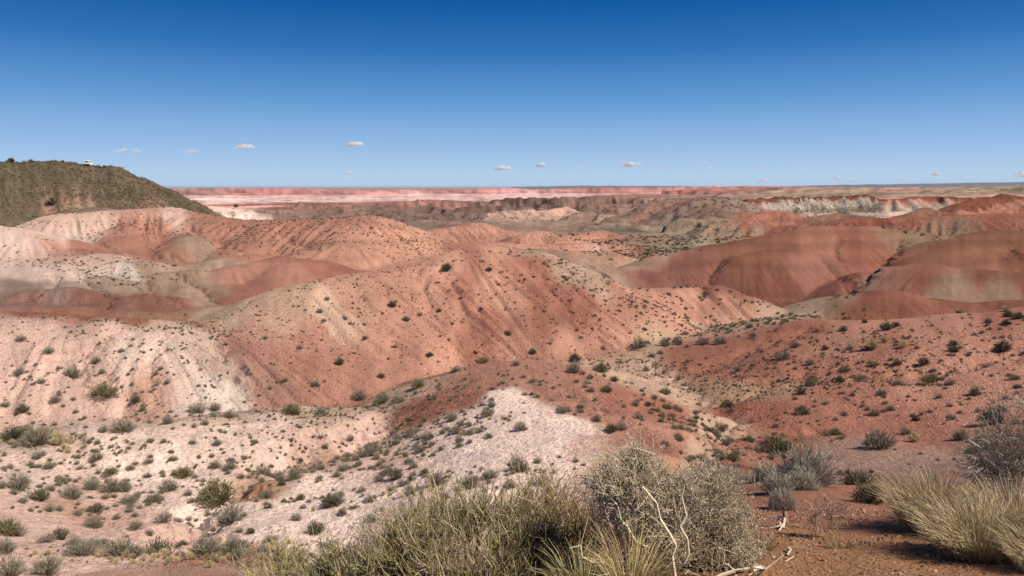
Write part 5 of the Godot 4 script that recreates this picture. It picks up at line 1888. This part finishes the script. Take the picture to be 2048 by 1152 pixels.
	part("trunk", core, plant_material, root)
	for k in 11:
		var a := TAU * k / 11.0 + rng.randf_range(-0.2, 0.2)
		var s := Sprigs.new()
		var len := rng.randf_range(0.09, 0.2)
		var end := Vector3(cos(a) * len, rng.randf_range(-0.03, 0.05), sin(a) * len)
		s.limb(bent_line(Vector3(0, rng.randf_range(0.0, 0.09), 0), end, 0.022, 4), 0.009, 0.003, between(Color(0.58, 0.49, 0.39), Color(0.42, 0.33, 0.25)))
		part("root", s, plant_material, root)
	# fallen branches
	for f in [[1.0, 3.55, 1.62, 4.05, 0.012, "long pale fallen branch under the grey leaved bush"], [1.62, 4.1, 1.80, 4.5, 0.007, "grey fallen branch curving round a small grass tuft"], [1.35, 3.75, 1.15, 3.6, 0.009, "short pale fallen branch half under the tall bush"], [1.6, 5.2, 2.0, 5.6, 0.007, "thin pale root running along the edge of the bank"]]:
		var o := thing("fallen_branch", on_ground(f[0], f[1]), f[5], "branch")
		var s := Sprigs.new()
		var pts := []
		for k in 8:
			var x := lerpf(f[0], f[2], k / 7.0) + rng.randf_range(-0.02, 0.02)
			var d := lerpf(f[1], f[3], k / 7.0) + rng.randf_range(-0.02, 0.02)
			pts.append(Vector3(x, ground_y(x, d) + f[4] * 0.7 + 0.02 * sin(k * 0.9), -d) - o.position)
		s.limb(pts, f[4], f[4] * 0.4, Color(0.60, 0.52, 0.43))
		part("main_stem", s, plant_material, o)
		for q in 3:
			var t := Sprigs.new()
			var from: Vector3 = pts[2 + q]
			t.limb(bent_line(from, from + Vector3(rng.randf_range(-0.12, 0.12), 0.03, rng.randf_range(-0.12, 0.12)), 0.012, 3), f[4] * 0.4, 0.002, Color(0.52, 0.45, 0.37))
			part("side_twig", t, plant_material, o)

# ---------------------------------------------------------------- dark trees and bushes far off
func plant_far_trees() -> void:
	for p in [
		[-222.6, 333.0, 2.22, "dark juniper on the mesa skyline", "juniper_tree", "junipers on the mesa skyline"],
		[-218.9, 334.0, 1.39, "dark juniper on the mesa skyline", "juniper_tree", "junipers on the mesa skyline"],
		[-213.3, 335.0, 2.23, "dark juniper on the mesa skyline", "juniper_tree", "junipers on the mesa skyline"],
		[-212.8, 337.0, 1.68, "dark juniper on the mesa skyline", "juniper_tree", "junipers on the mesa skyline"],
		[-204.1, 338.0, 1.27, "dark juniper on the mesa skyline", "juniper_tree", "junipers on the mesa skyline"],
		[-201.6, 339.0, 1.55, "dark juniper on the mesa skyline", "juniper_tree", "junipers on the mesa skyline"],
		[-219.1, 330.0, 3.30, "broad dark juniper just below the mesa rim", "juniper_tree", ""],
		[-190.9, 311.2, 5.01, "large dark green bush at the foot of the mesa", "dark_bush", ""],
		[-350.5, 951.3, 5.75, "lone dark tree on the pale rise beyond the mesa", "lone_tree", ""],
	]:
		var o := thing(p[4], Vector3(p[0], ground_y(p[0], p[1]) - 0.1, -p[1]), p[3], "bush" if p[4] == "dark_bush" else "tree", p[5])
		var trunk := Sprigs.new()
		var w: float = p[2]
		for k in 5:
			trunk.limb([Vector3(0, -0.2, 0), Vector3(rng.randf_range(-0.1, 0.1) * w, 0.25 * w, rng.randf_range(-0.1, 0.1) * w), Vector3(rng.randf_range(-0.3, 0.3) * w, 0.55 * w, rng.randf_range(-0.3, 0.3) * w)], 0.05 * w, 0.015 * w, Color(0.14, 0.10, 0.07))
		part("trunk", trunk, plant_material, o)
		var crown := MeshInstance3D.new()
		crown.name = "crown"
		crown.mesh = clump_mesh(170, Color(0.06, 0.06, 0.036), Color(0.13, 0.125, 0.075))
		crown.material_override = plant_material
		crown.position.y = 0.12 * w
		crown.scale = Vector3(w, w * rng.randf_range(0.9, 1.3), w)
		o.add_child(crown)

# ---------------------------------------------------------------- the van on the mesa
func paint_of(c: Color, rough: float, metal := 0.0) -> StandardMaterial3D:
	var m := StandardMaterial3D.new()
	m.albedo_color = c
	m.roughness = rough
	m.metallic = metal
	return m

func block(called: String, size: Vector3, at: Vector3, m: Material, parent: Node3D) -> MeshInstance3D:
	var b := BoxMesh.new()
	b.size = size
	var o := MeshInstance3D.new()
	o.name = called
	o.mesh = b
	o.position = at
	o.material_override = m
	parent.add_child(o, true)
	return o

func park_van() -> void:
	var white := paint_of(Color(0.90, 0.90, 0.89), 0.3)
	var glass := paint_of(Color(0.03, 0.04, 0.05), 0.08)
	var rubber := paint_of(Color(0.04, 0.04, 0.04), 0.8)
	var x := -190.79
	var d := 340.50
	var van := thing("parked_van", Vector3(x, ground_y(x, d) + 0.02, -d), "white van parked on top of the dark mesa", "van")
	van.rotation.y = deg_to_rad(11.0)
	# side outline, nose towards -z
	var outline := [Vector2(2.5, 0.45), Vector2(2.55, 1.3), Vector2(2.4, 2.0), Vector2(2.2, 2.15), Vector2(-0.6, 2.12), Vector2(-0.95, 1.98), Vector2(-1.6, 1.28), Vector2(-2.35, 1.12), Vector2(-2.55, 0.9), Vector2(-2.55, 0.45)]
	var s := Sprigs.new()
	for k in outline.size():
		var p: Vector2 = outline[k]
		var q: Vector2 = outline[(k + 1) % outline.size()]
		var pin := 1.0 - 0.12 * clampf((p.y - 1.2) / 0.9, 0.0, 1.0)
		var qin := 1.0 - 0.12 * clampf((q.y - 1.2) / 0.9, 0.0, 1.0)
		var a := Vector3(-pin, p.y, p.x)
		var b := Vector3(pin, p.y, p.x)
		var e := Vector3(qin, q.y, q.x)
		var f := Vector3(-qin, q.y, q.x)
		s.tri(a, b, e, Color.WHITE)
		s.tri(a, e, f, Color.WHITE)
		s.tri(Vector3(1.0, 1.0, 0), b, e, Color.WHITE)
		s.tri(Vector3(-1.0, 1.0, 0), f, a, Color.WHITE)
	part("body", s, white, van)
	block("rear_window", Vector3(1.5, 0.55, 0.04), Vector3(0, 1.68, 2.51), glass, van).rotation.x = -0.2
	block("windscreen", Vector3(1.6, 0.9, 0.04), Vector3(0, 1.65, -1.33), glass, van).rotation.x = 0.75
	for side in [-1.0, 1.0]:
		block("side_window", Vector3(0.04, 0.5, 1.2), Vector3(side * 0.97, 1.62, 1.3), glass, van).rotation.z = side * 0.13
		block("side_window", Vector3(0.04, 0.5, 1.1), Vector3(side * 0.97, 1.62, -0.15), glass, van).rotation.z = side * 0.13
		block("tail_light", Vector3(0.12, 0.4, 0.05), Vector3(side * 0.86, 1.1, 2.56), paint_of(Color(0.4, 0.02, 0.02), 0.3), van)
		for z in [1.6, -1.6]:
			var wheel := Node3D.new()
			wheel.name = "wheel"
			wheel.position = Vector3(side * 0.92, 0.36, z)
			van.add_child(wheel, true)
			for w in [["tyre", 0.36, 0.24, rubber], ["rim", 0.2, 0.26, paint_of(Color(0.5, 0.5, 0.52), 0.35, 0.8)]]:
				var c := CylinderMesh.new()
				c.top_radius = w[1]
				c.bottom_radius = w[1]
				c.height = w[2]
				c.radial_segments = 18
				var o := MeshInstance3D.new()
				o.name = w[0]
				o.mesh = c
				o.rotation.z = PI / 2
				o.material_override = w[3]
				wheel.add_child(o, true)
	block("bumper", Vector3(1.9, 0.22, 0.14), Vector3(0, 0.55, 2.58), rubber, van)
	# low wall along the overlook
	var wall := thing("stone_wall", Vector3(x + 2.4, ground_y(x + 2.4, d), -d), "low dark stone wall beside the van on the mesa", "wall")
	for k in 9:
		var wx := 0.62 * k
		var dark := paint_of(Color(0.16, 0.13, 0.11) * rng.randf_range(0.8, 1.2), 0.95)
		var stone := block("stone", Vector3(0.6, 0.4 + rng.randf_range(-0.04, 0.04), 0.4), Vector3(wx, 0.2 + ground_y(x + 2.4 + wx, d) - wall.position.y - 0.05, 0), dark, wall)
		stone.rotation.y = rng.randf_range(-0.06, 0.06)

# ---------------------------------------------------------------- the far skyline
func build_far_mesas() -> void:
	var rock := paint_of(Color(0.30, 0.27, 0.24), 1.0)
	for m in [
		["long dark blue mesa on the far horizon", 6000.0, [Vector3(10693, 21.4, -30000), Vector3(12287, 60.9, -30000), Vector3(13880, 100.5, -30000), Vector3(15475, 116.3, -30000), Vector3(17067, 149.8, -30000), Vector3(18660, 175.5, -30000), Vector3(20412, 199.2, -30000), Vector3(23436, 258.4, -30000), Vector3(27422, 258.4, -30000)]],
		["faint low blue mesa on the far horizon", 5000.0, [Vector3(-90, -9.6, -34000), Vector3(1266, 33.0, -34000), Vector3(3527, 57.7, -34000), Vector3(6240, 46.5, -34000), Vector3(8954, 24.1, -34000), Vector3(10312, -9.6, -34000)]],
	]:
		var s := Sprigs.new()
		var pts: Array = m[2]
		var back: float = m[1]
		for k in pts.size() - 1:
			var a: Vector3 = pts[k]
			var b: Vector3 = pts[k + 1]
			var steps := 14
			var last := []
			for q in steps + 1:
				var t := a.lerp(b, q / float(steps))
				t.y += absf(t.z) * 0.0006 * mid_noise.get_noise_1d(t.x * 0.0006)
				var cut := 260.0 * mid_noise.get_noise_1d(t.x * 0.0013 + 40.0)
				var foot := Vector3(t.x * 0.94, -160.0, t.z * 0.94 + cut)
				var knee := Vector3(t.x * 0.985, t.y * 0.55 - 40.0, t.z * 0.985 + cut)
				var rear := Vector3(t.x * (1.0 + back / absf(t.z)), t.y - 10.0, t.z - back)
				var now := [foot, knee, t, rear]
				if q > 0:
					for r in 3:
						s.tri(last[r], now[r], last[r + 1], Color.WHITE)
						s.tri(now[r], now[r + 1], last[r + 1], Color.WHITE)
				last = now
		var o := MeshInstance3D.new()
		o.name = "far_mesa"
		o.mesh = s.mesh()
		o.material_override = rock
		o.set_meta("kind", "structure")
		o.set_meta("label", m[0])
		o.set_meta("category", "mesa")
		add_child(o, true)

func build_clouds() -> void:
	var vapour := StandardMaterial3D.new()
	vapour.albedo_color = Color(0.98, 0.98, 0.98, 0.15)
	vapour.transparency = BaseMaterial3D.TRANSPARENCY_ALPHA
	vapour.roughness = 1.0
	vapour.metallic_specular = 0.0
	vapour.backlight_enabled = true
	vapour.backlight = Color(0.95, 0.95, 0.95)
	# place, width, height, number of puffs
	for c in [
		[Vector3(-10673, 969, -21000), 727, 142, 22, "small bright white cloud above the desert horizon"],
		[Vector3(-8939, 945, -21000), 521, 123, 12, "faint thin wisp of cloud above the desert horizon"],
		[Vector3(-7379, 1056, -21000), 717, 164, 26, "small bright white cloud above the desert horizon"],
		[Vector3(-4353, 1138, -21000), 489, 158, 30, "small white oval cloud standing highest above the plain"],
		[Vector3(-4584, 377, -21000), 260, 87, 18, "small bright white cloud above the desert horizon"],
		[Vector3(-265, 485, -21000), 479, 141, 40, "brightest small white cloud low over the middle of the plain"],
		[Vector3(793, 571, -21000), 212, 127, 22, "small bright white cloud above the desert horizon"],
		[Vector3(3312, 577, -21000), 542, 157, 34, "small bright white cloud above the desert horizon"],
		[Vector3(4259, 519, -21000), 575, 72, 7, "faint thin wisp of cloud above the desert horizon"],
		[Vector3(5300, 621, -21000), 727, 102, 6, "faint thin wisp of cloud above the desert horizon"],
		[Vector3(1893, 501, -21000), 368, 85, 7, "faint thin wisp of cloud above the desert horizon"],
		[Vector3(6977, 139, -21000), 416, 104, 14, "faint thin wisp of cloud above the desert horizon"],
		[Vector3(9039, 194, -21000), 215, 107, 12, "faint thin wisp of cloud above the desert horizon"],
		[Vector3(9543, 161, -21000), 372, 77, 12, "faint thin wisp of cloud above the desert horizon"],
		[Vector3(10893, 202, -21000), 508, 79, 20, "small bright white cloud above the desert horizon"],
		[Vector3(11818, 332, -21000), 210, 113, 20, "small bright white cloud above the desert horizon"],
		[Vector3(14164, 282, -21000), 408, 153, 18, "small bright white cloud above the desert horizon"],
		[Vector3(6764, 546, -21000), 326, 74, 9, "faint thin wisp of cloud above the desert horizon"],
		[Vector3(10244, 537, -21000), 282, 63, 5, "faint thin wisp of cloud above the desert horizon"],
	]:
		var at: Vector3 = c[0]
		var st := SurfaceTool.new()
		var count: int = c[3]
		for k in count:
			var ball := SphereMesh.new()
			ball.radius = 0.5
			ball.height = 1.0
			ball.radial_segments = 12
			ball.rings = 6
			var t := rng.randf_range(-1.0, 1.0)
			var bulk := 1.0 - t * t * 0.75
			var size: float = c[2] * rng.randf_range(0.35, 0.8) * bulk
			var p := Vector3(t * 0.5 * c[1], size * 0.35 + rng.randf_range(-0.15, 0.35) * c[2] * bulk, rng.randf_range(-0.4, 0.4) * c[2])
			st.append_from(ball, 0, Transform3D(Basis.from_scale(Vector3(size * rng.randf_range(1.6, 3.0), size, size * 1.6)), p))
		var o := MeshInstance3D.new()
		o.name = "cloud"
		o.mesh = st.commit()
		o.material_override = vapour
		o.position = at
		o.set_meta("label", c[4])
		o.set_meta("category", "cloud")
		o.set_meta("group", "small fair weather clouds above the horizon")
		add_child(o, true)
